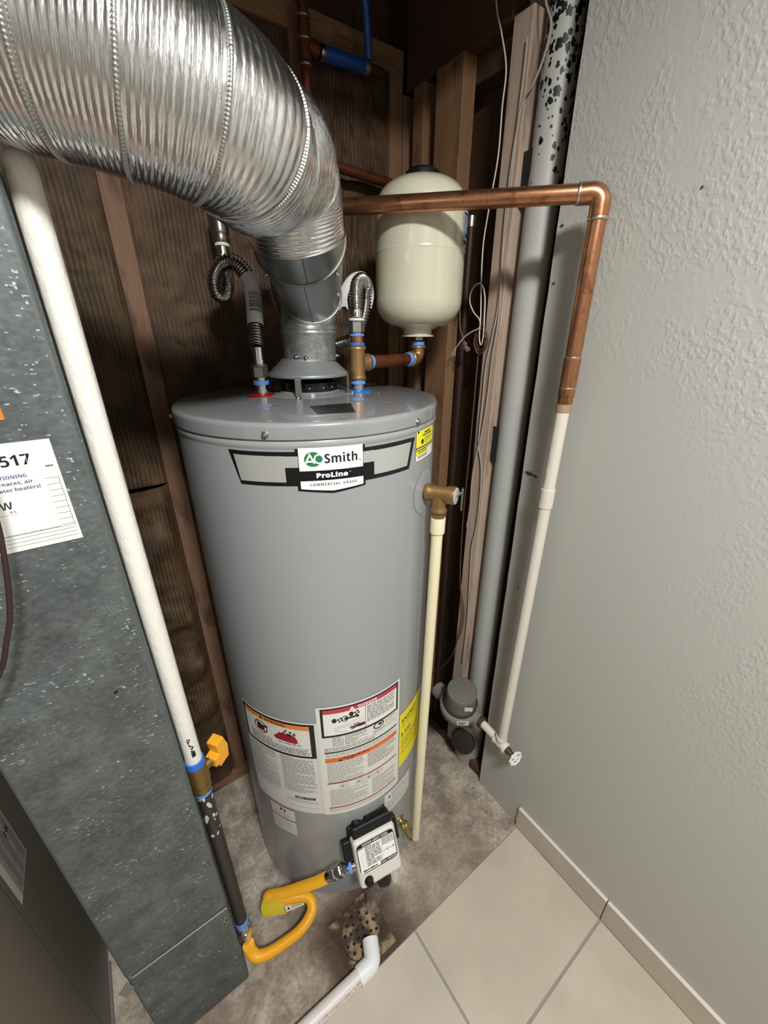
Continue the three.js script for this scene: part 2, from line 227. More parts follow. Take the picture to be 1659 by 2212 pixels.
/* ---------- room ---------- */
const floor = structure('floor');
{
  const g = box(-1.32, 0.447, -0.06, 0, -0.37, 0.40, 0); part(floor, 'concrete_slab', g, M.concrete);
  part(floor, 'grout_bed', box(-1.32, 0.447, -0.06, 0.0005, 0.4005, 2.45, 0), M.grout);
  const xs = [-1.26, -0.84, -0.42, 0, 0.4235], zs = [0.402, 0.677, 1.097, 1.517, 1.937, 2.357]; let k = 0;
  for (let i = 0; i < 4; i++) for (let j = 0; j < 5; j++) part(floor, 'tile', box(xs[i] + 0.0028, xs[i + 1] - (i < 3 ? 0.0028 : 0), -0.01, 0.003 + 0.0004 * ((i * 7 + j * 3) % 3), zs[j] + (j ? 0.0028 : 0), zs[j + 1] - 0.0028, 0.0012), M.tile[(k++ * 5 + j) % 3]);
}
const wallRight = structure('wall_right');
{ // drywall with a slightly ragged sawn end; studs, header and backing beyond it
  const prof = []; const r = mulberry(5); const n = 46;
  for (let i = 0; i <= n; i++) { const y = 2.36 * i / n; prof.push([0.2335 - 0.0085 * y + (r() - 0.5) * 0.0016, y]); }
  const sh = new THREE.Shape(); sh.moveTo(2.45, 0.001); sh.lineTo(2.45, 2.36); for (let i = n; i >= 0; i--) sh.lineTo(prof[i][0], Math.max(prof[i][1], 0.001));
  let g = new THREE.ExtrudeGeometry(sh, { depth: 0.0127, bevelEnabled: false }); // shape x -> world z
  g.applyMatrix4(new THREE.Matrix4().set(0, 0, 1, 0.434, 0, 1, 0, 0, 1, 0, 0, 0, 0, 0, 0, 1)); 
  g = g.toNonIndexed(); { const p = g.attributes.position; for (let i = 0; i < p.count; i += 3) { const a = [p.getX(i + 1), p.getY(i + 1), p.getZ(i + 1)]; p.setXYZ(i + 1, p.getX(i + 2), p.getY(i + 2), p.getZ(i + 2)); p.setXYZ(i + 2, ...a); } g.computeVertexNormals(); }
  part(wallRight, 'drywall_panel', boxUV(g), M.wall);
  { const chip = (y, z, w, h, seed) => { const r = mulberry(seed), n = 9, pts = []; for (let k = 0; k < n; k++) { const a = k / n * 6.283, q = 0.6 + 0.6 * r(); pts.push(new THREE.Vector2(w * q * Math.cos(a), h * q * Math.sin(a))); } const g = new THREE.ExtrudeGeometry(new THREE.Shape(pts), { depth: 0.002, bevelEnabled: false }); g.rotateY(-Math.PI / 2); g.translate(0.4345, y, z); return g; };
    for (const a of [[1.157, 0.243, 0.012, 0.0045, 1], [1.155, 0.259, 0.006, 0.003, 2], [1.645, 0.230, 0.004, 0.003, 3], [1.55, 0.230, 0.0035, 0.0025, 4], [1.656, 0.453, 0.0016, 0.0022, 5], [0.845, 0.262, 0.0012, 0.004, 6]]) part(wallRight, 'chip', chip(...a), std(0x4a4741, 0.9)); }
  const sx0 = 0.447, sx1 = 0.536;
  part(wallRight, 'backing_board', box(sx1, sx1 + 0.012, 0, 2.62, -0.38, 2.45, 0), M.studDark);
  part(wallRight, 'stud', box(sx0, sx1, 0.038, 2.0, 0.052, 0.098, 0.002), M.studPale);
  part(wallRight, 'stud', box(sx0 - 0.004, sx0 + 0.036, 0.038, 2.0, -0.158, -0.070, 0.003), M.studTan);
  part(wallRight, 'stud', box(sx0, sx1, 0.038, 2.0, -0.245, -0.203, 0.003), M.studTan);
  part(wallRight, 'stud', box(sx0, sx1, 0.038, 2.0, -0.319, -0.281, 0.003), M.studRed);
  for (const z of [0.26, 0.66, 1.06, 1.46, 1.86, 2.26]) part(wallRight, 'stud', box(sx0, sx1, 0.038, 2.3, z, z + 0.038, 0.002), M.studTan);
  part(wallRight, 'sole_plate', box(sx0, sx1, 0, 0.038, -0.38, 2.45, 0.002, true), M.studDark);
  part(wallRight, 'header_board', box(sx0 + 0.004, sx0 + 0.05, 2.0, 2.3, -0.278, 0.045, 0.003, true), M.studDark);
  part(wallRight, 'top_plate', box(sx0, sx1, 2.3, 2.36, -0.28, 2.45, 0.002, true), M.studDark);
  part(wallRight, 'blocking', box(sx0 + 0.036, sx1, 1.955, 2.0, -0.21, 0.05, 0.003, true), M.studDark);
}
const wallBack = structure('wall_back');
{
  const z0 = -0.372, z1 = -0.283;
  part(wallBack, 'sheathing', box(-1.32, 0.55, 0, 2.62, z0 - 0.014, z0, 0), M.studDark);
  part(wallBack, 'sole_plate', box(-1.32, 0.44, 0, 0.04, z0, z1 + 0.008, 0.002, true), M.studTan);
  part(wallBack, 'top_plate', box(-1.32, 0.447, 2.033, 2.078, z0, z1, 0.003, true), M.studTan);
  for (const [x, w, m] of [[-0.262, 0.038, 'studRed'], [-0.66, 0.038, 'studTan'], [0.145, 0.038, 'studRed'], [0.405, 0.04, 'studTan']]) part(wallBack, 'stud', box(x, x + w, 0.04, 2.033, z0, z1, 0.002), M[m]);
  part(wallBack, 'rim_board', box(-1.32, 0.447, 2.078, 2.62, z0, z0 + 0.02, 0), M.studDark);
}
{
  const c = structure('ceiling');
  part(c, 'drywall_sheet', box(-1.32, 0.447, 2.36, 2.375, 0.46, 2.45, 0), M.ceiling);
  part(c, 'closet_subfloor', box(-1.32, 0.55, 2.62, 2.64, -0.386, 0.46, 0), M.studDark);
  part(c, 'opening_header', box(-1.32, 0.434, 2.10, 2.62, 0.46, 0.475, 0), M.ceiling);
  for (const x of [-0.95, -0.55, -0.15, 0.25]) part(c, 'joist', box(x, x + 0.04, 2.42, 2.62, -0.35, 0.46, 0.003, true), M.studDark);
  part(structure('wall_left'), 'drywall_sheet', box(-1.34, -1.32, 0, 2.62, -0.386, 2.47, 0), M.roomWall);
  part(structure('wall_front'), 'drywall_sheet', box(-1.32, 0.447, 0, 2.375, 2.45, 2.47, 0), M.roomWall);
}
{ // tile skirting
  const b = structure('baseboard_right'); let z = 0.396; const cuts = [0.6775, 1.0985, 1.5195, 1.9405, 2.3615, 2.448];
  for (const e of cuts) { part(b, 'skirting_tile', box(0.4245, 0.4335, 0.001, 0.0905, z, e - 0.002, 0.0012), M.tile[0]); part(b, 'edge_trim', box(0.4235, 0.4338, 0.0885, 0.0925, z, e - 0.002, 0.0012), std(0xd8d0c4, 0.3)); z = e; }
}
{ // insulation batts: kraft facing that bulges and creases between the studs
  function batt(label, x0, x1, y0, y1, seed, bulge, fold) {
    const nx = 60, ny = Math.round((y1 - y0) * 110), pos = [], uv = [], idx = [];
    for (let j = 0; j <= ny; j++) for (let i = 0; i <= nx; i++) {
      const u = i / nx, v = j / ny, x = mix(x0, x1, u), y = mix(y0, y1, v);
      const edge = Math.pow(Math.sin(Math.PI * Math.min(1, Math.max(0, u))), 0.5) * Math.pow(Math.sin(Math.PI * mix(0.02, 0.98, v)), 0.3);
      const cr = Math.abs(fbm(u * 5 + 0.7, v * (y1 - y0) * 22, 64, 512, seed, 3) - 0.5) * 2, b2 = fbm(u * 2.4, v * (y1 - y0) * 9, 64, 256, seed + 7, 4);
      let z = -0.296 + edge * bulge + (sst(0, 0.28, cr) - 1) * 0.007 * edge + (b2 - 0.5) * 0.026 * edge;
      if (fold) { const m = sst(-0.385, -0.345, x) * sst(0, 0.06, 1 - u); const wv = y * 34 + 2.2 * Math.sin(u * 5) + 5 * fbm(u * 2, y * 3, 64, 64, 33, 3); z += m * (0.019 * (0.5 + 0.5 * Math.sin(wv)) ** 2 * (0.3 + fbm(u * 3, y * 5, 64, 64, 39, 2)) + 0.012) + 0.010 * m * Math.exp(-Math.pow((v - 0.965) * 30, 2)); }
      z = Math.min(z, x < -0.38 ? -0.2655 : fold ? -0.236 : -0.2605); pos.push(x, y, z); uv.push(x + seed * 0.13, y);
    }
    for (let j = 0; j < ny; j++) for (let i = 0; i < nx; i++) { const a = j * (nx + 1) + i, b = a + nx + 1; idx.push(a, a + 1, b, b, a + 1, b + 1); }
    const g = new THREE.BufferGeometry(); g.setAttribute('position', new THREE.Float32BufferAttribute(pos, 3)); g.setAttribute('uv', new THREE.Float32BufferAttribute(uv, 2)); g.setIndex(idx); g.computeVertexNormals();
    const t = thing('insulation_batt', label, 'insulation', [(x0 + x1) / 2, y0, -0.33], 'kraft-faced insulation batts between the back wall studs');
    part(t, 'kraft_facing', g, M.kraft); part(t, 'glass_wool', box(x0 + 0.001, x1 - 0.001, y0 + 0.012, y1 - 0.012, -0.371, -0.322, 0.004), std(0x8f7a44, 0.95));
  }
  batt('upper brown kraft insulation batt left of the reddish stud, behind the white gas pipe', -0.622, -0.262, 1.122, 2.03, 3, 0.012, false);
  batt('lower crumpled brown insulation batt beside the heater, behind the white gas pipe', -0.622, -0.262, 0.042, 1.12, 8, 0.018, true);
  batt('wide brown insulation batt behind the flexible hot water connector and vent elbow', -0.224, 0.145, 0.042, 2.03, 14, 0.016, false);
  batt('brown insulation batt in the dark corner behind the cream expansion tank', 0.183, 0.404, 0.042, 2.03, 21, 0.010, false);
}

/* ---------- water heater ---------- */
const heater = thing('water_heater', 'tall grey gas water heater with white logo badge and warning labels', 'water heater', [0, 0, 0]);
{
  part(heater, 'base_ring', lathe([[0.2, 0.001], [0.249, 0.001], [0.249, 0.022], [0.2, 0.022]], 96), M.black);
  part(heater, 'jacket', lathe([[0.2, 0.014], [0.2535, 0.014], [0.255, 0.016], [0.255, 1.299], [0.2558, 1.3015], [0.2572, 1.3045], [0.2572, 1.309], [0.2555, 1.3125], [0.2545, 1.3145], [0.2545, 1.318]], 128), M.heater);
  const lid = part(heater, 'top_pan', lathe([[0.2555, 1.3145], [0.2585, 1.3155], [0.2588, 1.3165], [0.2588, 1.3325], [0.2582, 1.3365], [0.2562, 1.3396], [0.2525, 1.3410], [0.235, 1.3415], [0.16, 1.3465], [0.10, 1.3495], [0.05, 1.350], [0.0, 1.350]], 128), M.lid);
  const rnd = s => V(Math.sin(s / HR), 0, Math.cos(s / HR));
  for (const [s, y] of [[-0.1834, 1.3235], [0.0815, 1.3215], [-0.4483, 1.3225], [0.347, 1.3225]]) { const d = rnd(s), a = d.clone().multiplyScalar(0.2578).setY(y); part(heater, 'screw', turn(a, a.clone().add(d), [[0, 0.0062], [0.0012, 0.0062], [0.0016, 0.0044], [0.0052, 0.0042], [0.006, 0.003], [0.006, 0]], 6), M.steelDull); }
  for (const [x, z] of [[0.055, 0.128], [0.085, 0.152], [0.118, 0.075], [-0.115, 0.10], [0.02, 0.098], [0.058, 0.088]]) part(heater, 'dimple', new THREE.SphereGeometry(0.003, 12, 6).scale(1, 0.35, 1).translate(x, 1.3483, z), M.steelDull);
  /* dark printed sticker on the lid */
  { const q = (x, z) => V(x, 1.3415 + (0.235 - Math.hypot(x, z)) * 0.0667 + 0.0006, z); part(heater, 'dark_sticker', quad(q(-0.080, 0.191), q(-0.021, 0.210), q(0.006, 0.149), q(-0.068, 0.137)), std(0x1c1f1f, 0.3, 0, DS), 'small black sticker on the lid'); }
  /* flue outlet and draft hood */
  part(heater, 'flue_dome', lathe([[0.084, 1.3495], [0.08, 1.351], [0.062, 1.3535], [0.058, 1.356], [0.056, 1.3565]], 64), M.lid);
  const flue = part(heater, 'flue_ring', lathe([[0.054, 1.354], [0.0548, 1.3545], [0.0548, 1.3725], [0.0535, 1.3735], [0.0505, 1.3735], [0.05, 1.372], [0.05, 1.351], [0.0, 1.351]], 64), M.blackGloss);
  for (const a of [0.35, 0.75, -0.15]) part(flue, 'rivet', new THREE.SphereGeometry(0.0022, 10, 6).translate(0.055 * Math.sin(a - 0.3), 1.364, 0.055 * Math.cos(a - 0.3)), M.steel);
  const hood = part(heater, 'draft_hood', lathe([[0.0775, 1.3835], [0.0785, 1.3840], [0.0785, 1.3875], [0.077, 1.3895], [0.0535, 1.4105], [0.0515, 1.413], [0.0505, 1.416], [0.0495, 1.416], [0.0505, 1.412], [0.0755, 1.3885], [0.0765, 1.386], [0.0765, 1.384], [0.0775, 1.3835]], 72), M.hood);
  for (const [bx, bz] of [[-0.046, 0.054], [0.061, 0.054], [0.062, -0.06], [-0.058, -0.05]]) { // bent strap legs
    const d = V(bx, 0, bz).normalize(), t = V(d.z, 0, -d.x), P = r => d.clone().multiplyScalar(r); const path = [[0.067, 1.397], [0.0788, 1.3855], [0.0795, 1.3815], [0.0795, 1.3525], [0.0815, 1.3505], [0.092, 1.3495]];
    const gs = []; for (let i = 0; i < path.length - 1; i++) { const a = P(path[i][0]).setY(path[i][1]), b = P(path[i + 1][0]).setY(path[i + 1][1]); const L = a.distanceTo(b); const g = new THREE.BoxGeometry(0.0115, L + 0.001, 0.0014); const y = b.clone().sub(a).normalize(), z = t.clone().cross(y); g.applyMatrix4(new THREE.Matrix4().makeBasis(t, y, z)); g.translate((a.x + b.x) / 2, (a.y + b.y) / 2, (a.z + b.z) / 2); gs.push(g); }
    gs.push(turn(P(0.087).setY(1.3495), P(0.087).setY(2), [[0, 0.0035], [0.003, 0.0035], [0.004, 0.002], [0.004, 0]], 8)); part(hood, 'strap_leg', gs, M.steelDull);
  }
  /* nipples with coloured rings */
  const hot = V(-0.091, 0, -0.023), cold = V(0.0935, 0, 0.036), at = (p, y) => p.clone().setY(y);
  part(heater, 'hot_ring', lathe([[0.0, 1.349], [0.029, 1.3492], [0.0295, 1.3502], [0.024, 1.3525], [0.012, 1.3535]], 40, hot.x, 0, hot.z), M.red, 'red plastic ring at the hot outlet');
  part(heater, 'cold_ring', lathe([[0.0, 1.3475], [0.028, 1.3478], [0.0285, 1.349], [0.023, 1.3515], [0.012, 1.3525]], 40, cold.x, 0, cold.z), M.blueRing, 'blue plastic ring at the cold inlet');
  part(heater, 'hot_nipple', rod(at(hot, 1.35), at(hot, 1.378), 0.0132), M.chrome); part(heater, 'cold_nipple', rod(at(cold, 1.35), at(cold, 1.374), 0.0132), M.chrome);
  /* logo badge */
  const seg = (s, pts) => { for (let i = 0; i < pts.length - 1; i++) if (s <= pts[i + 1][0]) return mix(pts[i][1], pts[i + 1][1], (s - pts[i][0]) / (pts[i + 1][0] - pts[i][0])); return pts[pts.length - 1][1]; };
  const R1 = HR + 0.0008, R2 = HR + 0.0013, R3 = HR + 0.0018;
  const badge = part(heater, 'logo_badge', [bent(-0.2508, -0.2358, 1.2973, s => mix(1.2973, 1.2422, (s + 0.2508) / 0.015), R1, 4), bent(-0.2358, -0.1425, 1.2970, 1.2419, R1, 16), bent(-0.1425, -0.0868, 1.3078, s => mix(1.2337, 1.2268, (s + 0.1425) / 0.0557), R1, 12), bent(-0.0868, -0.0328, 1.3078, s => mix(1.2268, 1.2334, (s + 0.0868) / 0.054), R1, 12), bent(-0.0328, 0.0636, 1.2962, 1.2412, R1, 16), bent(0.0636, 0.079, 1.2955, s => mix(1.2408, 1.2953, (s - 0.0636) / 0.0154), R1, 4)], std(0x0e0e10, 0.35));
  const silver = std(0xcfd0cc, 0.34, 0.5);
  part(badge, 'silver_panel', [bent(-0.2418, -0.2345, 1.2906, s => mix(1.2906, 1.2480, (s + 0.2418) / 0.0073), R2, 3), bent(-0.2345, -0.1595, 1.2904, 1.2482, R2, 14), bent(-0.1595, -0.1385, 1.2900, 1.2720, R2, 6)], silver);
  part(badge, 'silver_panel', [bent(-0.0361, -0.0165, 1.2900, 1.2711, R2, 5), bent(-0.0165, 0.0569, 1.2893, 1.2484, R2, 14), bent(0.0569, 0.0676, 1.2889, s => mix(1.2484, 1.2887, (s - 0.0569) / 0.0107), R2, 3)], silver);
  const logo = canvasTex(1024, 376, (c, w, h) => {
    c.fillStyle = '#f4f4f2'; c.fillRect(0, 0, w, h); c.fillStyle = '#2f7a4c'; c.beginPath(); c.ellipse(218, 190, 136, 120, 0, 0, 7); c.fill();
    c.strokeStyle = '#f4f4f2'; c.lineWidth = 27; c.beginPath(); c.moveTo(98, 258); c.lineTo(172, 112); c.lineTo(238, 258); c.moveTo(118, 224); c.lineTo(224, 224); c.stroke();
    c.lineWidth = 25; c.beginPath(); c.ellipse(312, 187, 70, 70, 0, 0, 7); c.stroke(); c.fillStyle = '#2f7a4c'; c.beginPath(); c.ellipse(312, 187, 57, 57, 0, 0, 7); c.fill();
    c.fillStyle = '#15161a'; c.font = 'bold 208px sans-serif'; c.textAlign = 'left'; c.save(); c.translate(388, 262); c.scale(555 / Math.max(1, c.measureText('Smith').width), 1); c.fillText('Smith', 0, 0); c.restore(); c.beginPath(); c.arc(972, 252, 11, 0, 7); c.fill();
  });
  const w1 = part(badge, 'logo_panel', bent(-0.1376, -0.0368, 1.3031, 1.2660, R2, 12), inked(logo, 0.35));
  const pro = canvasTex(1024, 190, (c, w, h) => { c.fillStyle = '#0e0e10'; c.fillRect(0, 0, w, h); c.fillStyle = '#f2f2f0'; c.font = 'bold 126px sans-serif'; c.textAlign = 'center'; c.save(); c.translate(w / 2 - 6, 140); c.scale(1.12, 1); c.lineWidth = 7; c.strokeStyle = '#f2f2f0'; c.strokeText('ProLine', 0, 0); c.fillText('ProLine', 0, 0); c.restore(); c.beginPath(); c.arc(800, 62, 9, 0, 7); c.fill(); });
  part(badge, 'name_band', bent(-0.1376, -0.0368, 1.2658, 1.2500, R2, 12), inked(pro, 0.35));
  const com = canvasTex(1024, 190, (c, w, h) => { c.fillStyle = '#f4f4f2'; c.fillRect(0, 0, w, h); c.fillStyle = '#15161a'; c.font = 'bold 64px sans-serif'; c.textAlign = 'left'; const t = 'COMMERCIAL GRADE'; let x = 138; for (const ch of t) { c.fillText(ch, x, 92); x += c.measureText(ch).width + 8; if (ch === ' ') x += 8; if (x > 900) break; } });
  part(badge, 'grade_panel', [bent(-0.1376, -0.0870, 1.2495, s => mix(1.2366, 1.2312, (s + 0.1376) / 0.0506), R2, 8, -0.1376, -0.0368, 1.2312, 1.2495), bent(-0.0870, -0.0368, 1.2495, s => mix(1.2312, 1.2362, (s + 0.0870) / 0.0502), R2, 8, -0.1376, -0.0368, 1.2312, 1.2495)], inked(com, 0.35));
  /* stickers with fine print */
  const lines = (c, x, y, w, h, n, col, seed, gap = 0.45) => { const r = mulberry(seed); c.fillStyle = col; const lh = h / n; for (let i = 0; i < n; i++) { let px = x; const end = x + w * (r() < 0.22 ? 0.35 + 0.5 * r() : 0.93 + 0.07 * r()); while (px < end) { const ww = Math.min(end - px, lh * (0.7 + r() * 2.6)); c.fillRect(px, y + i * lh, ww, lh * gap); px += ww + lh * 0.45; } } };
  const warnL = canvasTex(1000, 1600, (c, w, h) => {
    c.fillStyle = '#dddcd6'; c.fillRect(0, 0, w, h); c.fillStyle = '#15130f'; c.fillRect(8, 22, 960, 548); c.fillStyle = '#e4e3dd'; c.fillRect(40, 118, 872, 420); c.fillStyle = '#e88a3c'; c.fillRect(40, 52, 872, 66);
    c.fillStyle = '#1a1008'; c.font = 'bold 56px sans-serif'; c.textAlign = 'center'; c.fillText('WARNING', 500, 106); c.beginPath(); c.moveTo(290, 108); c.lineTo(316, 60); c.lineTo(342, 108); c.fill();
    c.strokeStyle = '#7a2230'; c.lineWidth = 16; c.beginPath(); c.ellipse(292, 248, 92, 88, 0, 0, 7); c.stroke(); c.fillStyle = '#3b1a22'; c.fillRect(238, 206, 108, 96); c.fillRect(250, 188, 50, 24); c.beginPath(); c.moveTo(346, 206); c.lineTo(396, 190); c.lineTo(400, 214); c.lineTo(346, 240); c.fill(); c.beginPath(); c.moveTo(228, 186); c.lineTo(356, 312); c.stroke();
    c.fillStyle = '#a32030'; c.beginPath(); c.moveTo(470, 300); c.bezierCurveTo(520, 230, 540, 250, 546, 200); c.bezierCurveTo(580, 240, 590, 180, 620, 190); c.bezierCurveTo(620, 240, 660, 200, 690, 230); c.bezierCurveTo(720, 200, 760, 240, 770, 330); c.lineTo(740, 350); c.lineTo(500, 330); c.fill();
    c.strokeStyle = '#15130f'; c.lineWidth = 14; c.beginPath(); c.moveTo(640, 196); c.lineTo(622, 172); c.lineTo(652, 150); c.moveTo(706, 204); c.lineTo(742, 214); c.lineTo(736, 172); c.stroke(); c.fillStyle = '#15130f'; c.beginPath(); c.arc(690, 180, 16, 0, 7); c.fill(); c.beginPath(); c.ellipse(672, 222, 32, 18, 0.4, 0, 7); c.fill();
    c.font = 'bold 26px sans-serif'; c.fillStyle = '#222'; lines(c, 520, 362, 300, 26, 1, '#333', 3); c.fillStyle = '#444'; c.fillRect(400, 412, 512, 4); lines(c, 120, 372, 330, 60, 3, '#444', 4); lines(c, 120, 436, 780, 96, 4, '#333', 5);
    lines(c, 40, 600, 430, 640, 34, '#8b8a85', 6, 0.5); lines(c, 520, 590, 420, 640, 32, '#807f7a', 7, 0.5); lines(c, 40, 1240, 430, 60, 3, '#999', 8); c.fillStyle = '#201f1d'; c.fillRect(640, 1296, 260, 44); c.fillStyle = '#bbb'; c.fillRect(660, 1310, 90, 16); c.fillRect(766, 1310, 110, 10); lines(c, 520, 1360, 420, 60, 3, '#999', 9); lines(c, 560, 1500, 380, 26, 1, '#aaa', 10); c.strokeStyle = '#8a8984'; c.lineWidth = 3; c.strokeRect(24, 574, 950, 1000);
  });
  part(heater, 'warning_label', bent(-0.345, -0.1502, 0.706, 0.3905, R2, 24), inked(warnL, 0.4), 'white label with orange warning bar and flame picture');
  const warnR = canvasTex(1000, 1820, (c, w, h) => {
    c.fillStyle = '#e2e1db'; c.fillRect(0, 0, w, h); c.fillStyle = '#15130f'; c.fillRect(42, 24, 930, 436); c.fillStyle = '#c23a50'; c.fillRect(70, 46, 876, 58); c.fillStyle = '#eeede8'; c.fillRect(70, 104, 876, 326); c.fillStyle = '#f2f1ed'; c.font = 'bold 56px sans-serif'; c.textAlign = 'center'; c.fillText('DANGER', 560, 96); c.beginPath(); c.moveTo(352, 98); c.lineTo(382, 50); c.lineTo(412, 98); c.fill();
    c.fillStyle = '#15130f'; c.fillRect(528, 104, 5, 326); const knob = (x, y) => { c.beginPath(); c.ellipse(x, y, 26, 34, 0, 0, 7); c.fill(); for (let a = 0; a < 4; a++) { c.beginPath(); c.ellipse(x + 62 + 22 * Math.cos(a * 1.57 + 0.3), y + 24 * Math.sin(a * 1.57 + 0.3), 13, 13, 0, 0, 7); c.fill(); } };
    knob(186, 212); knob(372, 160); c.lineWidth = 10; c.strokeStyle = '#15130f'; c.beginPath(); c.ellipse(302, 208, 30, 40, 0, 0, 7); c.stroke(); c.beginPath(); c.ellipse(310, 208, 16, 26, 0, 0, 7); c.fill(); c.fillRect(318, 196, 130, 26); c.fillRect(432, 200, 24, 34);
    c.strokeStyle = '#555'; c.lineWidth = 4; c.beginPath(); c.moveTo(170, 330); c.lineTo(510, 250); c.moveTo(510, 300); c.bezierCurveTo(330, 320, 140, 350, 200, 374); c.bezierCurveTo(260, 396, 300, 400, 330, 410); c.stroke();
    c.strokeStyle = '#4a1820'; c.lineCap = 'round'; c.lineWidth = 14; for (const [x, y] of [[352, 352], [356, 372], [372, 390], [398, 330]]) { c.beginPath(); c.moveTo(x, y); c.lineTo(450, 362); c.stroke(); } c.beginPath(); c.moveTo(430, 322); c.lineTo(470, 350); c.stroke(); c.fillStyle = '#4a1820'; c.beginPath(); c.ellipse(462, 362, 40, 24, 0, 0, 7); c.fill(); c.fillRect(462, 340, 62, 46); c.lineCap = 'butt';
    lines(c, 548, 124, 380, 250, 11, '#3a3a38', 11); lines(c, 150, 470, 130, 150, 8, '#777', 12); lines(c, 290, 470, 260, 150, 8, '#666', 13); lines(c, 60, 630, 620, 56, 3, '#666', 14); c.strokeStyle = '#15130f'; c.lineWidth = 15; c.beginPath(); c.ellipse(692, 500, 62, 46, 0, 0, 7); c.stroke(); c.fillStyle = '#333'; c.beginPath(); c.ellipse(708, 492, 30, 20, 0.5, 0, 7); c.fill(); lines(c, 780, 450, 160, 90, 6, '#999', 15); lines(c, 620, 560, 330, 60, 4, '#777', 16);
    c.fillStyle = '#15130f'; c.fillRect(56, 694, 900, 22); lines(c, 70, 728, 860, 60, 3, '#8a8984', 17); c.fillStyle = '#c0402c'; c.fillRect(56, 800, 900, 6); c.fillStyle = '#e0702c'; c.fillRect(56, 806, 900, 66); c.fillStyle = '#3a1a0c'; c.font = 'bold 34px sans-serif'; c.textAlign = 'left'; lines(c, 250, 816, 330, 22, 1, '#3a1a0c', 18, 0.9); lines(c, 290, 846, 180, 18, 1, '#3a1a0c', 19, 0.9); c.beginPath(); c.moveTo(190, 868); c.lineTo(224, 826); c.lineTo(258, 868); c.fill();
    lines(c, 70, 884, 430, 350, 22, '#8d8c87', 20, 0.5); lines(c, 540, 884, 400, 250, 17, '#807f7a', 21, 0.55); c.fillStyle = '#a5222e'; c.fillRect(56, 1228, 900, 22); c.fillRect(56, 1686, 900, 22); c.strokeStyle = '#444'; c.lineWidth = 4; for (const x of [200, 390, 520, 640]) { c.strokeRect(x, 1272, 96, 62); c.fillStyle = '#555'; c.beginPath(); c.ellipse(x + 48, 1306, 30, 18, 0, 0, 7); c.stroke(); c.fillRect(x + 20, 1300, 22, 22); } lines(c, 80, 1360, 470, 310, 20, '#8d8c87', 22, 0.5); lines(c, 590, 1370, 350, 300, 20, '#888782', 23, 0.5); lines(c, 60, 1722, 880, 60, 4, '#9a9994', 24);
  });
  part(heater, 'warning_label', bent(-0.1500, 0.0500, 0.7515, 0.3865, R2, 24), inked(warnR, 0.4), 'white label with red danger bar and tap picture');
  const energy = canvasTex(512, 760, (c, w, h) => { c.fillStyle = '#efdf22'; c.fillRect(0, 0, w, h); c.fillStyle = '#15130a'; c.font = 'bold 84px sans-serif'; c.fillText('ENERGY', 40, 150); c.font = 'bold 78px sans-serif'; c.fillText('$ 330', 30, 330); c.fillRect(30, 178, 420, 5); lines(c, 60, 205, 330, 20, 1, '#55501a', 31); c.fillRect(30, 352, 420, 4); lines(c, 40, 380, 400, 150, 7, '#8a8218', 32); lines(c, 40, 560, 400, 40, 2, '#6a6414', 33); });
  part(heater, 'energy_label', bent(0.0525, 0.162, 0.627, 0.4375, R2, 16), inked(energy, 0.45), 'yellow energy label half hidden behind the cream pipe');
  const plate = canvasTex(512, 420, (c, w, h) => { c.fillStyle = '#dcdbd6'; c.fillRect(0, 0, w, h); c.strokeStyle = '#777'; c.lineWidth = 5; c.strokeRect(16, 16, w - 32, h - 32); lines(c, 120, 50, 350, 120, 6, '#777', 41); lines(c, 40, 190, 430, 190, 9, '#888', 42); c.fillStyle = '#444'; c.beginPath(); c.moveTo(60, 130); c.lineTo(84, 66); c.lineTo(108, 130); c.fill(); });
  part(heater, 'rating_label', bent(0.0035, 0.1065, 0.3765, 0.2935, R2, 12), inked(plate, 0.45), 'small white rating label');
  const smallL = canvasTex(360, 540, (c, w, h) => { c.fillStyle = '#d9d7d1'; c.fillRect(0, 0, w, h); c.fillStyle = '#a8322c'; c.fillRect(0, 8, w, 22); c.fillRect(0, 250, w, 24); lines(c, 20, 50, 130, 60, 4, '#aaa', 51); c.fillStyle = '#222'; c.fillRect(158, 70, 60, 16); c.fillRect(150, 60, 22, 60); c.fillRect(206, 76, 22, 54); lines(c, 20, 150, 320, 80, 5, '#999', 52); lines(c, 20, 300, 320, 210, 12, '#aaa', 53); });
  part(heater, 'caution_label', bent(-0.3015, -0.2295, 0.3866, 0.279, R2, 12), inked(smallL, 0.45), 'small white label with two red bars');
  const yel = canvasTex(512, 370, (c, w, h) => { c.fillStyle = '#f3ea35'; c.fillRect(0, 0, w, h); c.fillStyle = '#f4f3ee'; c.fillRect(0, 232, w, 10); c.fillRect(330, 250, w, h); c.fillRect(0, 306, w, h); c.fillStyle = '#1c1a10'; c.fillRect(0, 214, w, 14); c.fillRect(0, 240, w, 10); lines(c, 200, 50, 210, 22, 1, '#3a360e', 61, 0.9); lines(c, 150, 80, 290, 22, 1, '#3a360e', 62, 0.9); c.font = 'bold 40px sans-serif'; c.fillStyle = '#3a360e'; c.fillText('CONTRACTOR', 200, 148); lines(c, 200, 156, 260, 36, 3, '#8a8418', 63); c.fillStyle = '#2a260c'; c.beginPath(); c.ellipse(150, 160, 34, 30, 0, 0, 7); c.fill(); c.beginPath(); c.ellipse(44, 36, 20, 16, 0, 0, 7); c.fill(); c.beginPath(); c.ellipse(480, 30, 18, 16, 0, 0, 7); c.fill(); lines(c, 50, 256, 230, 40, 2, '#8a8418', 64, 0.7); c.fillStyle = '#a9a7a2'; c.fillRect(40, 312, 260, 34); lines(c, 20, 354, 100, 10, 1, '#777', 66); });
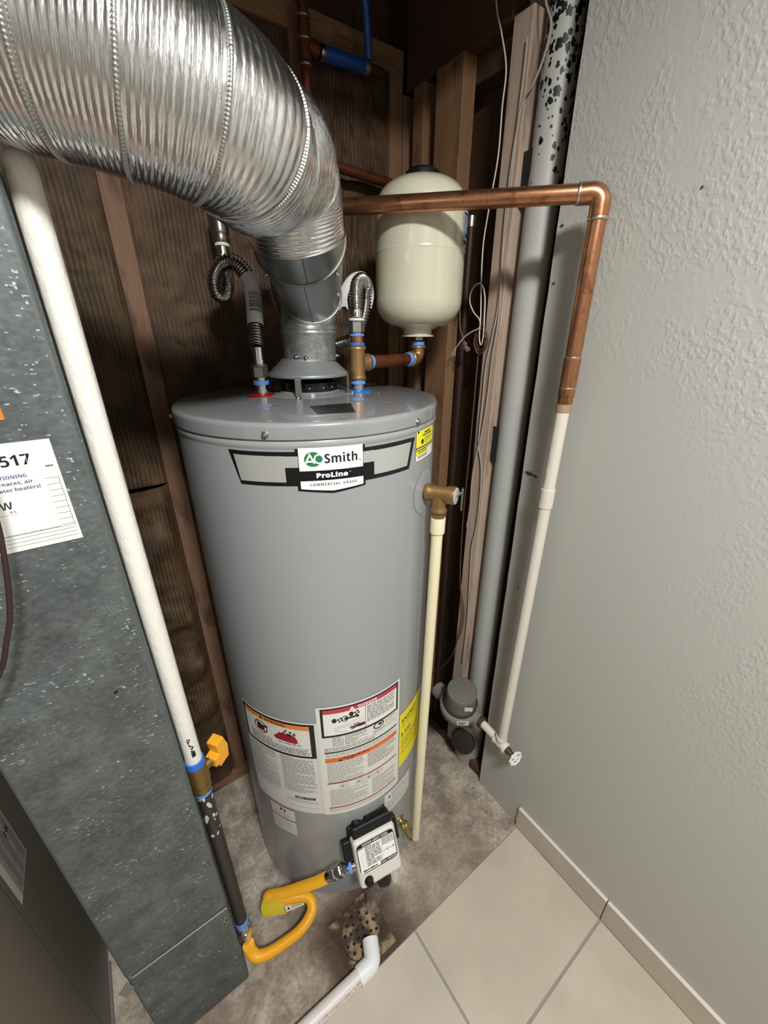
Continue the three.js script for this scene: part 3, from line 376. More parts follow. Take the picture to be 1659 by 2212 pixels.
  part(heater, 'contractor_sticker', bent(0.0838, 0.1635, 1.3065, 1.2482, R2, 12), inked(yel, 0.4), 'yellow contractor sticker at the upper right');
  /* hinge line and inner door slot */
  part(heater, 'burner_door', bent(-0.205, 0.02, 0.135, 0.03, HR + 0.0014, 24), M.heater); part(heater, 'door_slot', bent(-0.165, -0.075, s => mix(0.1345, 0.146, (s + 0.165) / 0.09), 0.1325, HR + 0.0028, 10), M.black);
  /* relief valve on a round flange */
  const a = 0.5, n = V(Math.sin(a), 0, Math.cos(a)), c0 = n.clone().multiplyScalar(0.256).setY(1.178);
  part(heater, 'port_flange', bent(0.5 * HR - 0.046, 0.5 * HR + 0.046, s => 1.178 + Math.sqrt(Math.max(0, 0.0021 - (s - 0.5 * HR) ** 2)), s => 1.178 - Math.sqrt(Math.max(0, 0.0021 - (s - 0.5 * HR) ** 2)), HR + 0.0012, 28), std(0x9da1a4, 0.4));
  const tp = n.clone().multiplyScalar(0.287).setY(1.178), end = n.clone().multiplyScalar(0.325).setY(1.178), q = k => n.clone().multiplyScalar(k).setY(1.178);
  const rv = part(heater, 'relief_valve', [turn(c0, tp, [[0, 0.0125], [0.003, 0.0125], [0.004, 0.0165], [0.012, 0.0170], [0.0135, 0.0150], [0.022, 0.0150], [0.046, 0.0150], [0.0475, 0.0178], [0.062, 0.0180], [0.063, 0.0165], [0.0635, 0.0]], 28), turn(tp.clone().setY(1.19), tp.clone().setY(1), [[0, 0], [0.001, 0.010], [0.006, 0.0145], [0.026, 0.0150], [0.034, 0.0140], [0.042, 0.0142], [0.045, 0.0168], [0.052, 0.0168], [0.0525, 0.0]], 28)], M.brass);
  part(rv, 'outlet_nut', hexNut(tp.clone().setY(1.1385), tp.clone().setY(1.130), 0.0165), M.brassBright);
  part(rv, 'cap_disc', rod(q(0.3185), q(0.3212), 0.0162, 28), std(0xb4b9bc, 0.45));
  { const side = V(n.z, 0, -n.x), g = new RoundedBoxGeometry(0.0115, 0.045, 0.0035, 2, 0.0015), d = n.clone().add(side.clone().multiplyScalar(0.35)).normalize(), w = V(d.z, 0, -d.x); g.applyMatrix4(new THREE.Matrix4().makeBasis(w, V(0, 1, 0), d)); const L0 = q(0.3305).addScaledVector(side, 0.004); g.translate(L0.x, 1.172, L0.z); part(rv, 'test_lever', [g, rod(q(0.318), L0.clone().setY(1.186), 0.003)], M.steel); }
  /* gas control: sloped cover with the status label */
  const e1 = V(0.9848, 0, 0.1736), nn = V(-0.153, 0.469, 0.870).normalize(), e2 = nn.clone().cross(e1), O = V(-0.055, 0.285, 0.308), at3 = (x, y, z) => O.clone().addScaledVector(e1, x).addScaledVector(e2, y).addScaledVector(nn, z);
  const tilt = (g, x, y, z) => { g.applyMatrix4(new THREE.Matrix4().makeBasis(e1, e2, nn)); const p = at3(x, y, z); g.translate(p.x, p.y, p.z); return g; };
  const gc = part(heater, 'gas_control', tilt(new RoundedBoxGeometry(0.114, 0.118, 0.050, 4, 0.011), 0.001, -0.0145, -0.0255), M.gasCover);
  part(gc, 'mounting_block', [tilt(new RoundedBoxGeometry(0.110, 0.062, 0.05, 2, 0.006), -0.002, 0.034, -0.0545), tilt(new RoundedBoxGeometry(0.104, 0.034, 0.040, 2, 0.005), 0.002, 0.052, -0.030), tilt(new RoundedBoxGeometry(0.060, 0.020, 0.024, 2, 0.005), 0.018, 0.072, -0.034), tilt(new RoundedBoxGeometry(0.022, 0.05, 0.02, 2, 0.004), -0.066, 0.012, -0.036), tilt(new RoundedBoxGeometry(0.02, 0.06, 0.022, 2, 0.004), 0.062, 0.01, -0.038), rod(at3(-0.028, 0.055, -0.03), at3(-0.04, 0.096, -0.045), 0.012)], M.black);
  part(gc, 'sensor_plug', [rod(at3(-0.052, 0.083, -0.055), at3(-0.045, 0.094, -0.04), 0.008)], M.cream);
  const status = canvasTex(800, 560, (c, w, h) => {
    c.fillStyle = '#f1f0ec'; c.fillRect(0, 0, w, h); c.fillStyle = '#121212'; c.fillRect(0, 0, w, 76); c.fillRect(430, 488, w, 72); c.fillStyle = '#f3f3f0'; c.font = 'bold 58px sans-serif'; c.fillText('STATUS LIGHT CODE', 120, 60); c.font = 'italic bold 52px sans-serif'; c.fillText('FULL OUTLET', 440, 542);
    lines(c, 14, 84, 120, 24, 1, '#555', 71, 0.7); c.fillStyle = '#555'; c.fillRect(150, 80, 3, 400); c.fillRect(78, 120, 2, 360); for (let i = 0; i < 8; i++) { c.fillRect(10, 126 + i * 45, 142, 2); } lines(c, 166, 84, 330, 390, 13, '#4e4e4c', 72, 0.55); c.fillRect(512, 72, 3, 410); lines(c, 526, 84, 260, 150, 8, '#555', 73, 0.55); for (const [x, y] of [[610, 330], [740, 330]]) { c.beginPath(); c.arc(x, y, 20, 0, 7); c.fillStyle = '#888'; c.fill(); } lines(c, 530, 326, 56, 22, 1, '#444', 74); lines(c, 650, 326, 60, 22, 1, '#444', 75); lines(c, 60, 500, 300, 30, 1, '#333', 76, 0.9); c.strokeStyle = '#121212'; c.lineWidth = 18; c.strokeRect(6, 6, w - 12, h - 12);
  });
  part(gc, 'status_label', (() => { const sh = new THREE.Shape(), a = 0.0502, b = 0.0352, r = 0.012; sh.moveTo(-a + r, -b); sh.lineTo(a - r, -b); sh.quadraticCurveTo(a, -b, a, -b + r); sh.lineTo(a, b - r); sh.quadraticCurveTo(a, b, a - r, b); sh.lineTo(-a + r, b); sh.quadraticCurveTo(-a, b, -a, b - r); sh.lineTo(-a, -b + r); sh.quadraticCurveTo(-a, -b, -a + r, -b); const g = new THREE.ShapeGeometry(sh, 6); const p = g.attributes.position, uv = g.attributes.uv; for (let i = 0; i < p.count; i++) uv.setXY(i, (p.getX(i) + a) / (2 * a), (p.getY(i) + b) / (2 * b)); return tilt(g, 0, 0, 0.0004); })(), inked(status, 0.4));
  part(gc, 'knob', turn(at3(-0.034, -0.0555, -0.002), at3(-0.034, -0.0555, 1), [[0, 0.0115], [0.003, 0.0115], [0.005, 0.0095], [0.012, 0.009], [0.0135, 0.007], [0.0135, 0]], 24), M.black);
  part(gc, 'dial', turn(at3(0.008, -0.068, -0.020), at3(0.008, -0.13, -0.020), [[0, 0.0185], [0.022, 0.0185], [0.028, 0.0165], [0.032, 0.011], [0.033, 0]], 28), M.blackGloss);
  part(gc, 'sight_cup', turn(at3(0.034, -0.068, -0.006), at3(0.034, -0.2, -0.03), [[0, 0.0115], [0.03, 0.0105], [0.038, 0.006], [0.040, 0]], 24), phys({ color: 0xffffff, roughness: 0.08, transmission: 0.9, thickness: 0, ior: 1.45, side: THREE.DoubleSide }));
  const dv = V(0.063, 0.195, 0.247), dn = V(0.247, 0, 0.969);
  part(heater, 'drain_valve', [turn(dv, dv.clone().add(dn), [[0, 0.0155], [0.003, 0.0155], [0.004, 0.009], [0.014, 0.009], [0.016, 0.012], [0.026, 0.012], [0.03, 0.008], [0.032, 0]], 20), rod(dv.clone().addScaledVector(dn, 0.02), V(0.072, 0.168, 0.285), 0.0085), rod(dv.clone().addScaledVector(dn, 0.018), V(0.052, 0.219, 0.276), 0.006)], M.brassBright);
  /* gas inlet on the left of the control */
  const g0 = at3(-0.052, -0.028, -0.03), g1 = V(-0.158, 0.2385, 0.2655), gd = g1.clone().sub(g0).normalize(), gp = t => g0.clone().addScaledVector(gd, t);
  part(heater, 'gas_inlet', [rod(gp(0), gp(0.03), 0.0115)], M.steel); part(heater, 'blue_tape', rod(gp(0.0105), gp(0.0185), 0.0145), M.tapeBlue);
}
/* clear plastic sleeve hanging under the control */
{ const t = thing('plastic_sleeve', 'clear plastic sleeve standing under the gas control beside the floor drain', 'sleeve', [-0.066, 0.002, 0.295]); const a = V(-0.066, 0.002, 0.293), b = V(-0.062, 0.165, 0.318), L = a.distanceTo(b);
  part(t, 'tube', turn(a, b, [[0.0, 0.0190], [0.003, 0.0182], [L * 0.5, 0.0182], [L - 0.003, 0.0186], [L, 0.0195]], 32), phys({ color: 0xf2f2f2, roughness: 0.1, transmission: 0.86, thickness: 0, ior: 1.3 })); }

/* ---------- vent connector and foil duct ---------- */
{
  const t = thing('vent_elbow', 'galvanized adjustable vent elbow rising from the heater draft hood', 'vent pipe', [0.006, 1.41, 0]);
  const cx = 0.006, toC = V(-0.42, -0.1, 0.9).normalize(), up = V(0, 1, 0);
  const n2 = V(-0.391, 0.437, 0.81).normalize(), n1 = V(-0.499, 0.416, 0.76).normalize(), n0 = V(-0.335, 0.84, 0.427).normalize();
  const P2 = V(0.011, 1.5265, 0.011), P1 = V(-0.023, 1.601, 0.05), P0 = V(-0.042, 1.602, 0.086);
  part(t, 'collar', lathe([[0.0508, 1.4115], [0.0512, 1.412], [0.0512, 1.456], [0.0528, 1.4585], [0.0538, 1.461], [0.0528, 1.4635], [0.0515, 1.465], [0.0525, 1.4665], [0.0532, 1.468], [0.0525, 1.4695], [0.0512, 1.471], [0.0512, 1.476]], 64, cx, 0, 0), M.vent);
  const rA = ringPts(V(cx, 1.475, 0), up, 0.0512), rB = ringPts(P2, n2, 0.0545), rC = ringPts(P1, n1, 0.0750), rD = ringPts(P0, n0, 0.0725);
  part(t, 'gore', loft([rA, rB]), M.vent); part(t, 'gore', loft([rB, rC]), M.ventDark); part(t, 'gore', loft([rC, rD]), M.ventDark);
  part(t, 'crimp_bead', [sweep(ringPts(P2, n2, 0.0553), 0.0024, 8, { closed: true }), sweep(ringPts(P2.clone().addScaledVector(n2, -0.007), n2, 0.0540), 0.0018, 8, { closed: true })], M.steelDull);
  part(t, 'crimp_bead', [sweep(ringPts(P1, n1, 0.0758), 0.0026, 8, { closed: true }), sweep(ringPts(P1.clone().addScaledVector(n1, -0.005), n1, 0.0742), 0.0016, 8, { closed: true })], M.steelDull);
  const g = (i, f, A, B) => A[i].clone().lerp(B[i], f), seam = []; for (let k = 0; k <= 6; k++) seam.push(g(49, k / 6, rB, rC)); part(t, 'lap_seam', sweep(seam, 0.0014, 6), M.steelDull); const seam2 = []; for (let k = 0; k <= 4; k++) seam2.push(g(50, k / 4, rC, rD)); part(t, 'lap_seam', sweep(seam2, 0.0016, 6), M.steelDull);
  const scr = (p, d) => turn(p, p.clone().add(d), [[0, 0.0042], [0.0015, 0.0042], [0.002, 0.003], [0.006, 0.0028], [0.0065, 0]], 6);
  for (const [a, y] of [[1.15, 1.419], [-0.95, 1.42], [-0.6, 1.418]]) { const d = V(Math.sin(a), 0, Math.cos(a)); part(t, 'screw', scr(V(cx, y, 0).addScaledVector(d, 0.0512), d), M.steel); }
  for (const [i, f] of [[59, 0.35], [58, 0.85], [38, 0.8]]) { const p = g(i, f, rB, rC), d = p.clone().sub(P2.clone().lerp(P1, f)).normalize(); part(t, 'screw', scr(p, d), M.steel); }

  const duct = thing('foil_duct', 'large corrugated aluminium flexible duct curving from the vent elbow to the left', 'duct', [-0.25, 1.58, 0.28]);
  const ctl = [[-0.043, 1.601, 0.087], [-0.067, 1.660, 0.117], [-0.114, 1.663, 0.182], [-0.159, 1.640, 0.233], [-0.196, 1.645, 0.275], [-0.247, 1.655, 0.283], [-0.304, 1.668, 0.271], [-0.365, 1.683, 0.244], [-0.45, 1.715, 0.19], [-0.62, 1.765, 0.11], [-0.9, 1.80, 0.05], [-1.315, 1.80, 0.02]];
  const fine = spline(ctl, 3200), path = []; { let s = 0, last = -1; fine.forEach((p, i) => { if (i) s += p.distanceTo(fine[i - 1]); const st = s < 0.56 ? 0.00056 : 0.0035; if (s - last >= st || i === fine.length - 1) { path.push(p); last = s; } }); }
  const PIT = 0.0046, SEAMS = [0.268, 0.311, 0.365, 0.418, 0.474, 0.53, 0.6, 0.7, 0.8], rr = mulberry(77), dents = [...Array(46)].map(() => [rr() * 0.6, rr() * 6.28, 0.012 + rr() * 0.02, (rr() - 0.65) * 0.0028]);
  const rad = (s, th) => { const q = Math.abs(Math.cos(s / PIT * Math.PI + 0.25 * Math.sin(th * 2 + s * 9))); let r = 0.0738 + 0.0016 * (0.5 - 0.5 * Math.pow(1 - q, 1.6) * 2) + 0.0016 * (fbm(s * 34, th * 1.9, 4096, 12, 900, 3) - 0.5); for (const d of dents) { const ds = s - d[0]; if (ds * ds < 0.003) { let dt = Math.abs(th - d[1]); if (dt > Math.PI) dt = 2 * Math.PI - dt; r += d[3] * Math.exp(-(ds * ds + (dt * 0.075) ** 2) / (d[2] * d[2])); } } return r; };
  part(duct, 'corrugated_sleeve', sweep(path, rad, 112, { caps: false }), M.foil);
  { // knurled lock seams round the sleeve
    let s = 0; const cum = path.map((p, i) => (s += i ? p.distanceTo(path[i - 1]) : 0));
    for (const q of SEAMS) { const i = cum.findIndex(x => x >= q); if (i < 2) continue; const t = path[i + 1].clone().sub(path[i - 1]).normalize(), m = 640; const pts = ringPts(path[i], t, 0.0746, m); part(duct, 'lock_seam', sweep(pts, (sl, th) => 0.0019 + 0.00028 * Math.cos(sl / 0.0030 * 2 * Math.PI), 8, { closed: true }), M.seam); }
    part(duct, 'end_hem', sweep(ringPts(path[0], path[2].clone().sub(path[0]).normalize(), 0.0752, 96), 0.0012, 8, { closed: true }), M.foil);
  }
}

/* ---------- hot and cold flexible connectors ---------- */
const ribbed = (r, a, p) => (s) => r + a * Math.cos(s / p * 2 * Math.PI);
{
  const t = thing('water_connector', 'corrugated steel hot water connector looping upward, with white barcode sleeve', 'hose', [-0.091, 1.37, -0.023]);
  const P = spline([[-0.0895, 1.435, -0.026], [-0.078, 1.484, -0.052], [-0.069, 1.53, -0.075], [-0.0705, 1.560, -0.090], [-0.0855, 1.583, -0.112], [-0.106, 1.578, -0.124], [-0.121, 1.555, -0.130], [-0.1165, 1.533, -0.142], [-0.1, 1.531, -0.156], [-0.0845, 1.551, -0.176], [-0.0775, 1.575, -0.198], [-0.0745, 1.60, -0.212]], 620);
  part(t, 'corrugated_hose', sweep(P, ribbed(0.0128, 0.0019, 0.0056), 24), M.steel);
  const S = P.slice(Math.round(620 * 0.115), Math.round(620 * 0.375));
  const tag = canvasTex(256, 512, (c, w, h) => { c.fillStyle = '#f2f2f4'; c.fillRect(0, 0, w, h); c.fillStyle = '#26262a'; const r = mulberry(9); let y = 170; while (y < 390) { const k = 3 + r() * 7; c.fillRect(150, y, 62, k); y += k + 3 + r() * 6; } c.fillStyle = '#888'; for (let i = 0; i < 30; i++) c.fillRect(216, 170 + i * 7, 10, 3); });
  tag.wrapS = tag.wrapT = THREE.RepeatWrapping; tag.repeat.set(1 / 0.0899, 1 / 0.092); tag.offset.set(0.62, 0.0);
  part(t, 'paper_sleeve', sweep(S, 0.0150, 24, { caps: false }), inked(tag, 0.6, DS), 'white paper sleeve with a barcode');
  const a = V(-0.091, 0, -0.023), y = k => a.clone().setY(k);
  part(t, 'blue_tape', rod(y(1.3690), y(1.3775), 0.0150), M.tapeBlue); part(t, 'threaded_end', rod(y(1.376), y(1.384), 0.0125), M.chrome); part(t, 'nut', hexNut(y(1.3825), y(1.404), 0.0158), M.steelDull); part(t, 'nut_flange', rod(y(1.403), y(1.407), 0.0150), M.steelDull); part(t, 'plain_tail', rod(y(1.404), V(-0.0895, 1.436, -0.026), 0.0112), M.chrome);
  const b0 = V(-0.0725, 1.595, -0.213), b1 = V(-0.071, 1.628, -0.217), b2 = V(-0.069, 1.70, -0.224);
  part(t, 'upper_tail', rod(b0, b1, 0.0115), M.steel); part(t, 'upper_washer', rod(V(-0.0712, 1.622, -0.2165), V(-0.0709, 1.630, -0.2172), 0.0145), M.white);
  part(t, 'upper_coupling', turn(b1, b2, [[0, 0.015], [0.001, 0.0172], [0.012, 0.0175], [0.013, 0.0165], [0.016, 0.0165], [0.017, 0.0182], [0.032, 0.0184], [0.034, 0.0172], [0.037, 0.0184], [0.056, 0.0187], [0.06, 0.0165], [0.062, 0.012], [0.07, 0.012], [0.07, 0]], 28), std(0x7d776f, 0.32, 0.9));
  part(t, 'riser', rod(b2.clone().setY(1.69), V(-0.069, 2.03, -0.224), 0.0111), M.copperDark);
}
const TEE = V(0.0935, 1.4045, 0.036), ELB = V(0.283, 1.4045, 0.0);
{
  const t = thing('tee_branch', 'brass tee and copper branch with blue tape feeding the cream expansion tank', 'pipe fitting', [0.0935, 1.365, 0.036]);
  const y = k => TEE.clone().setY(k), d = ELB.clone().sub(TEE).normalize(), q = k => TEE.clone().addScaledVector(d, k), L = TEE.distanceTo(ELB);
  part(t, 'brass_tee', [turn(y(1.372), y(2), [[0, 0.0125], [0.0005, 0.0172], [0.006, 0.0175], [0.009, 0.0155], [0.056, 0.0155], [0.058, 0.0178], [0.064, 0.0178], [0.0645, 0.012]], 28), turn(TEE, ELB, [[0.006, 0.0152], [0.019, 0.0152], [0.021, 0.0175], [0.028, 0.0178], [0.029, 0.012]], 28)], M.brass);
  part(t, 'brass_elbow', [sweep(fillet([q(L - 0.026), ELB, ELB.clone().setY(1.432)], 0.016), 0.0150, 24), turn(ELB.clone().setY(1.427), ELB.clone().setY(2), [[0, 0.0155], [0.001, 0.0178], [0.006, 0.0178], [0.007, 0.012]], 24), turn(q(L - 0.028), ELB, [[0, 0.012], [0.0005, 0.0172], [0.006, 0.0172], [0.007, 0.0150]], 24)], M.brass);
  part(t, 'copper_pipe', rod(q(0.02), q(L - 0.02), 0.0128, 24), M.copperDark);
  part(t, 'blue_tape', rod(q(0.029), q(0.0385), 0.0148), M.tapeBlue); part(t, 'blue_tape', rod(q(L - 0.039), q(L - 0.0285), 0.0148), M.tapeBlue); part(t, 'blue_tape', rod(y(1.3635), y(1.371), 0.0152), M.tapeBlue); part(t, 'blue_tape', rod(y(1.4365), y(1.4425), 0.0152), M.tapeDeep); part(t, 'blue_tape', rod(y(1.4545), y(1.4585), 0.0145), M.tapeBlue); part(t, 'blue_tape', rod(ELB.clone().setY(1.4335), ELB.clone().setY(1.4425), 0.0145), M.tapeBlue);
  part(t, 'copper_nipple', rod(y(1.438), y(1.459), 0.0128), M.copper);
  part(t, 'steel_nipple', rod(y(1.349), y(1.374), 0.0130), M.chrome);
}
{
  const t = thing('water_connector', 'corrugated steel cold water connector doubled over above the brass tee', 'hose', [0.0935, 1.459, 0.036]);
  const P = spline([[0.0965, 1.500, 0.033], [0.100, 1.527, 0.026], [0.112, 1.549, 0.012], [0.133, 1.558, -0.004], [0.152, 1.551, -0.020], [0.158, 1.53, -0.028], [0.154, 1.503, -0.027], [0.149, 1.483, -0.03], [0.142, 1.463, -0.036], [0.126, 1.446, -0.048], [0.108, 1.438, -0.062], [0.085, 1.432, -0.085], [0.05, 1.44, -0.12], [0.03, 1.5, -0.16], [0.02, 1.60, -0.19]], 620);
  part(t, 'corrugated_hose', sweep(P, ribbed(0.0116, 0.0019, 0.0056), 22), M.steel);
  const y = k => V(0.0935, k, 0.036);
  part(t, 'nut', hexNut(y(1.4605), y(1.482), 0.0155), M.steelDull); part(t, 'white_washer', rod(y(1.482), y(1.4865), 0.0152), M.white); part(t, 'plain_tail', rod(y(1.486), V(0.0967, 1.502, 0.033), 0.0105), M.chrome); part(t, 'threaded_end', rod(y(1.4575), y(1.462), 0.0122), M.chrome);
  { // curled paper tag over the loop
    const bend = spline([[0.083, 1.507, 0.006], [0.083, 1.53, 0.004], [0.093, 1.552, 0.004], [0.112, 1.5665, 0.0], [0.138, 1.5715, -0.012], [0.162, 1.561, -0.028], [0.172, 1.538, -0.038], [0.166, 1.512, -0.04]], 40), pos = [], uv = [], idx = []; const ax = V(0.5, 0.05, 0.75).normalize();
    bend.forEach((p, i) => { const f = i / 40, hw = mix(0.010, 0.0125, f); for (const [k, dy] of [[-1, -0.006], [-0.4, 0.001], [0.4, 0.001], [1, -0.006]]) { const v = p.clone().addScaledVector(ax, k * hw); pos.push(v.x, v.y + dy, v.z); uv.push(k, f); } if (i < 40) for (let j = 0; j < 3; j++) { const a = i * 4 + j; idx.push(a, a + 4, a + 1, a + 1, a + 4, a + 5); } });
    const g = new THREE.BufferGeometry(); g.setAttribute('position', new THREE.Float32BufferAttribute(pos, 3)); g.setAttribute('uv', new THREE.Float32BufferAttribute(uv, 2)); g.setIndex(idx); g.computeVertexNormals(); part(t, 'paper_tag', g, std(0xdad9d8, 0.55, 0, DS), 'white paper tag curled over the loop'); }
}
/* ---------- expansion tank ---------- */
{
  const x = 0.283, z = -0.004, t = thing('expansion_tank', 'cream thermal expansion tank on a brass elbow behind the copper pipe', 'tank', [x, 1.4435, z]), R = 0.0955;
  const prof = [[0.0, 1.4640], [0.034, 1.4660]]; for (let i = 0; i <= 14; i++) { const a = i / 14 * Math.PI / 2; prof.push([0.046 + (R - 0.046) * Math.sin(a), 1.525 - 0.052 * Math.cos(a)]); } prof.push([R, 1.612], [R + 0.0012, 1.6135], [R + 0.0012, 1.6175], [R, 1.619], [R, 1.690]); for (let i = 1; i <= 16; i++) { const a = i / 16 * Math.PI / 2; prof.push([0.030 + (R - 0.030) * Math.cos(a), 1.690 + 0.054 * Math.sin(a)]); } prof.push([0, 1.7445]);
  part(t, 'body', lathe(prof, 96, x, 0, z), M.tank);
  part(t, 'neck', lathe([[0.0, 1.4515], [0.036, 1.4515], [0.038, 1.4525], [0.038, 1.4545], [0.0335, 1.4562], [0.0325, 1.4585], [0.0325, 1.470]], 56, x, 0, z), M.tank);
  part(t, 'connection', [hexNut(V(x, 1.4425, z + 0.003), V(x, 1.451, z + 0.002), 0.0155)], M.steel);
  part(t, 'valve_cap', lathe([[0.036, 1.7385], [0.034, 1.753], [0.028, 1.758], [0, 1.759]], 40, x, 0, z), M.black);
  const lab = canvasTex(256, 420, (c, w, h) => { c.fillStyle = '#a9b1bb'; c.fillRect(0, 0, w, h); c.fillStyle = '#27344a'; c.fillRect(20, 30, 200, 30); const r = mulberry(3); for (let i = 0; i < 12; i++) c.fillRect(20, 80 + i * 22, 60 + r() * 140, 7); c.fillRect(60, 250, 130, 60); c.fillRect(30, 340, 190, 50); });
  { const g = new THREE.CylinderGeometry(R + 0.0008, R + 0.0008, 0.062, 20, 1, true, 0.36, 0.62); g.translate(x, 1.652, z); part(t, 'spec_label', g, inked(lab, 0.5, DS), 'blue-grey label with small print'); }
}

/* ---------- copper pipe and its painted drop ---------- */
{
  const c = V(0.385, 1.668, 0.328), a0 = V(0.105, 1.682, -0.052), dir = a0.clone().sub(c).normalize();
  const t = thing('copper_pipe', 'copper pipe crossing in front of the tank, elbowed down the right wall', 'pipe', [0.385, 1.32, 0.328]);
  const far = c.clone().addScaledVector(dir, 0.54);
  part(t, 'crossing_run', rod(c.clone().addScaledVector(dir, 0.03), far, 0.0143, 28), M.copper);
  part(t, 'elbow', [sweep(fillet([c.clone().addScaledVector(dir, 0.034), c, c.clone().setY(1.634)], 0.017, 14), 0.0160, 28)], M.copper);
  part(t, 'solder_ring', rod(c.clone().addScaledVector(dir, 0.033), c.clone().addScaledVector(dir, 0.038), 0.0163, 28), M.solder); part(t, 'solder_ring', rod(c.clone().setY(1.630), c.clone().setY(1.635), 0.0163, 28), M.solder);
  part(t, 'drop', rod(c.clone().setY(1.637), c.clone().setY(1.335), 0.0143, 28), M.copper);
  part(t, 'coupling', rod(c.clone().setY(1.418), c.clone().setY(1.348), 0.0156, 28), M.copper); part(t, 'solder_ring', rod(c.clone().setY(1.4165), c.clone().setY(1.4205), 0.0158, 28), M.solder); part(t, 'solder_ring', rod(c.clone().setY(1.362), c.clone().setY(1.366), 0.0158, 28), M.solder);
  const p = thing('painted_pipe', 'long white painted pipe below the copper on the right wall', 'pipe', [0.387, 0.36, 0.325]), b = k => V(0.387 - 0.002 * (1.335 - k), k, 0.326 - 0.004 * (1.335 - k));
  part(p, 'run', rod(b(1.336), b(0.372), 0.0130, 24), M.offWhitePipe);
  part(p, 'coupling', rod(b(1.155), b(1.112), 0.0152, 24), M.offWhitePipe);
  part(p, 'painted_socket', rod(b(1.345), b(1.318), 0.0146, 24), std(0xb99a80, 0.45, 0.3));
}
/* ---------- tee, hand wheel, meter ---------- */
{
  const t = thing('hand_valve', 'white painted tee and drain valve with round spoked handwheel at the wall', 'valve', [0.385, 0.33, 0.31]);
  const P = z => V(0.385, 0.352 - (z - 0.25) * 0.12, z);
  part(t, 'tee', [turn(P(0.296), P(0.4), [[0, 0.012], [0.001, 0.0165], [0.008, 0.0165], [0.01, 0.0145], [0.035, 0.0145], [0.037, 0.0168], [0.045, 0.0168], [0.046, 0.01]], 22), turn(P(0.319), P(0.319).setY(0.5), [[0, 0.013], [0.012, 0.0145], [0.02, 0.0165], [0.03, 0.0165], [0.0305, 0.012]], 22)], M.offWhitePipe);
  part(t, 'nipple', rod(P(0.247), P(0.298), 0.0118), M.offWhitePipe);
  part(t, 'bonnet', turn(P(0.341), P(0.5), [[0, 0.0105], [0.012, 0.0105], [0.014, 0.008], [0.022, 0.007], [0.03, 0.003], [0.036, 0.003], [0.036, 0]], 12), M.meterDark);
  const c = P(0.374), n = V(-0.15, 0.12, 1).normalize(), w = [sweep(ringPts(c, n, 0.0185, 32), (s, th) => 0.0034, 8, { closed: true })]; for (let k = 0; k < 5; k++) { const r = ringPts(c, n, 0.0182, 5)[k]; w.push(rod(c, r, 0.0026, 8)); } w.push(rod(c.clone().addScaledVector(n, -0.004), c.clone().addScaledVector(n, 0.004), 0.0055));
  for (let k = 0; k < 8; k++) { const r = ringPts(c, n, 0.0198, 8)[k]; w.push(new THREE.SphereGeometry(0.0042, 8, 6).translate(r.x, r.y, r.z)); } part(t, 'handwheel', w, M.white);
}
{
  const x = 0.368, z = 0.163, t = thing('water_meter', 'dusty grey water meter with domed cap beside the stack pipe', 'meter', [x, 0.3, z]);
  const ax = V(-0.12, 1, 0.16).normalize(), o = V(x, 0.362, z), q = k => o.clone().addScaledVector(ax, k * 1.18);
  part(t, 'body', [turn(q(-0.045), q(1), [[0, 0], [0.002, 0.03], [0.012, 0.048], [0.035, 0.061], [0.055, 0.0635], [0.064, 0.0615], [0.068, 0.052]], 40), rod(V(x + 0.01, 0.352, z + 0.03), V(0.385, 0.352, 0.235), 0.021), rod(V(x, 0.335, z - 0.04), V(0.372, 0.335, 0.07), 0.022), rod(V(0.372, 0.335, 0.075), V(0.372, 0.335, 0.055), 0.027, 8)], M.meter);
  part(t, 'base_flange', turn(q(-0.052), q(1), [[0, 0.0], [0.0, 0.045], [0.008, 0.048], [0.01, 0.04]], 6), M.meter);
  part(t, 'band', turn(q(0.012), q(1), [[0, 0.050], [0, 0.0535], [0.013, 0.0545], [0.015, 0.05]], 40), M.meterDark);
  part(t, 'register_cap', turn(q(0.02), q(1), [[0, 0.050], [0.04, 0.0485], [0.060, 0.0465], [0.064, 0.043], [0.065, 0.0]], 40), std(0x67655f, 0.7));
  part(t, 'outlet_nut', [hexNut(V(0.385, 0.353, 0.222), V(0.385, 0.352, 0.25), 0.0185)], std(0x4a3c30, 0.6, 0.3));
  const n = V(-0.62, 0.05, 0.78).normalize(), s = V(n.z, 0, -n.x).normalize(), u = V(0, 1, 0).addScaledVector(ax, 0); const tagT = canvasTex(256, 110, (c, w, h) => { c.fillStyle = '#d5d3cc'; c.fillRect(0, 0, w, h); c.fillStyle = '#6a6862'; const r = mulberry(4); for (let i = 0; i < 16; i++) c.fillRect(20 + i * 13, 20 + r() * 20, 6 + r() * 5, 50 - r() * 20); });
  const lab = (k, r, w, h, off) => { const c = q(k).addScaledVector(n, r).addScaledVector(s, off); return quad(c.clone().addScaledVector(s, -w).addScaledVector(u, -h), c.clone().addScaledVector(s, w).addScaledVector(u, -h), c.clone().addScaledVector(s, w).addScaledVector(u, h), c.clone().addScaledVector(s, -w).addScaledVector(u, h)); };
  part(t, 'serial_tag', lab(-0.008, 0.0635, 0.018, 0.0085, 0.004), inked(tagT, 0.6, DS)); part(t, 'blank_tag', lab(0.045, 0.0515, 0.012, 0.0085, 0.016), std(0xc9c6be, 0.6, 0, DS));
}
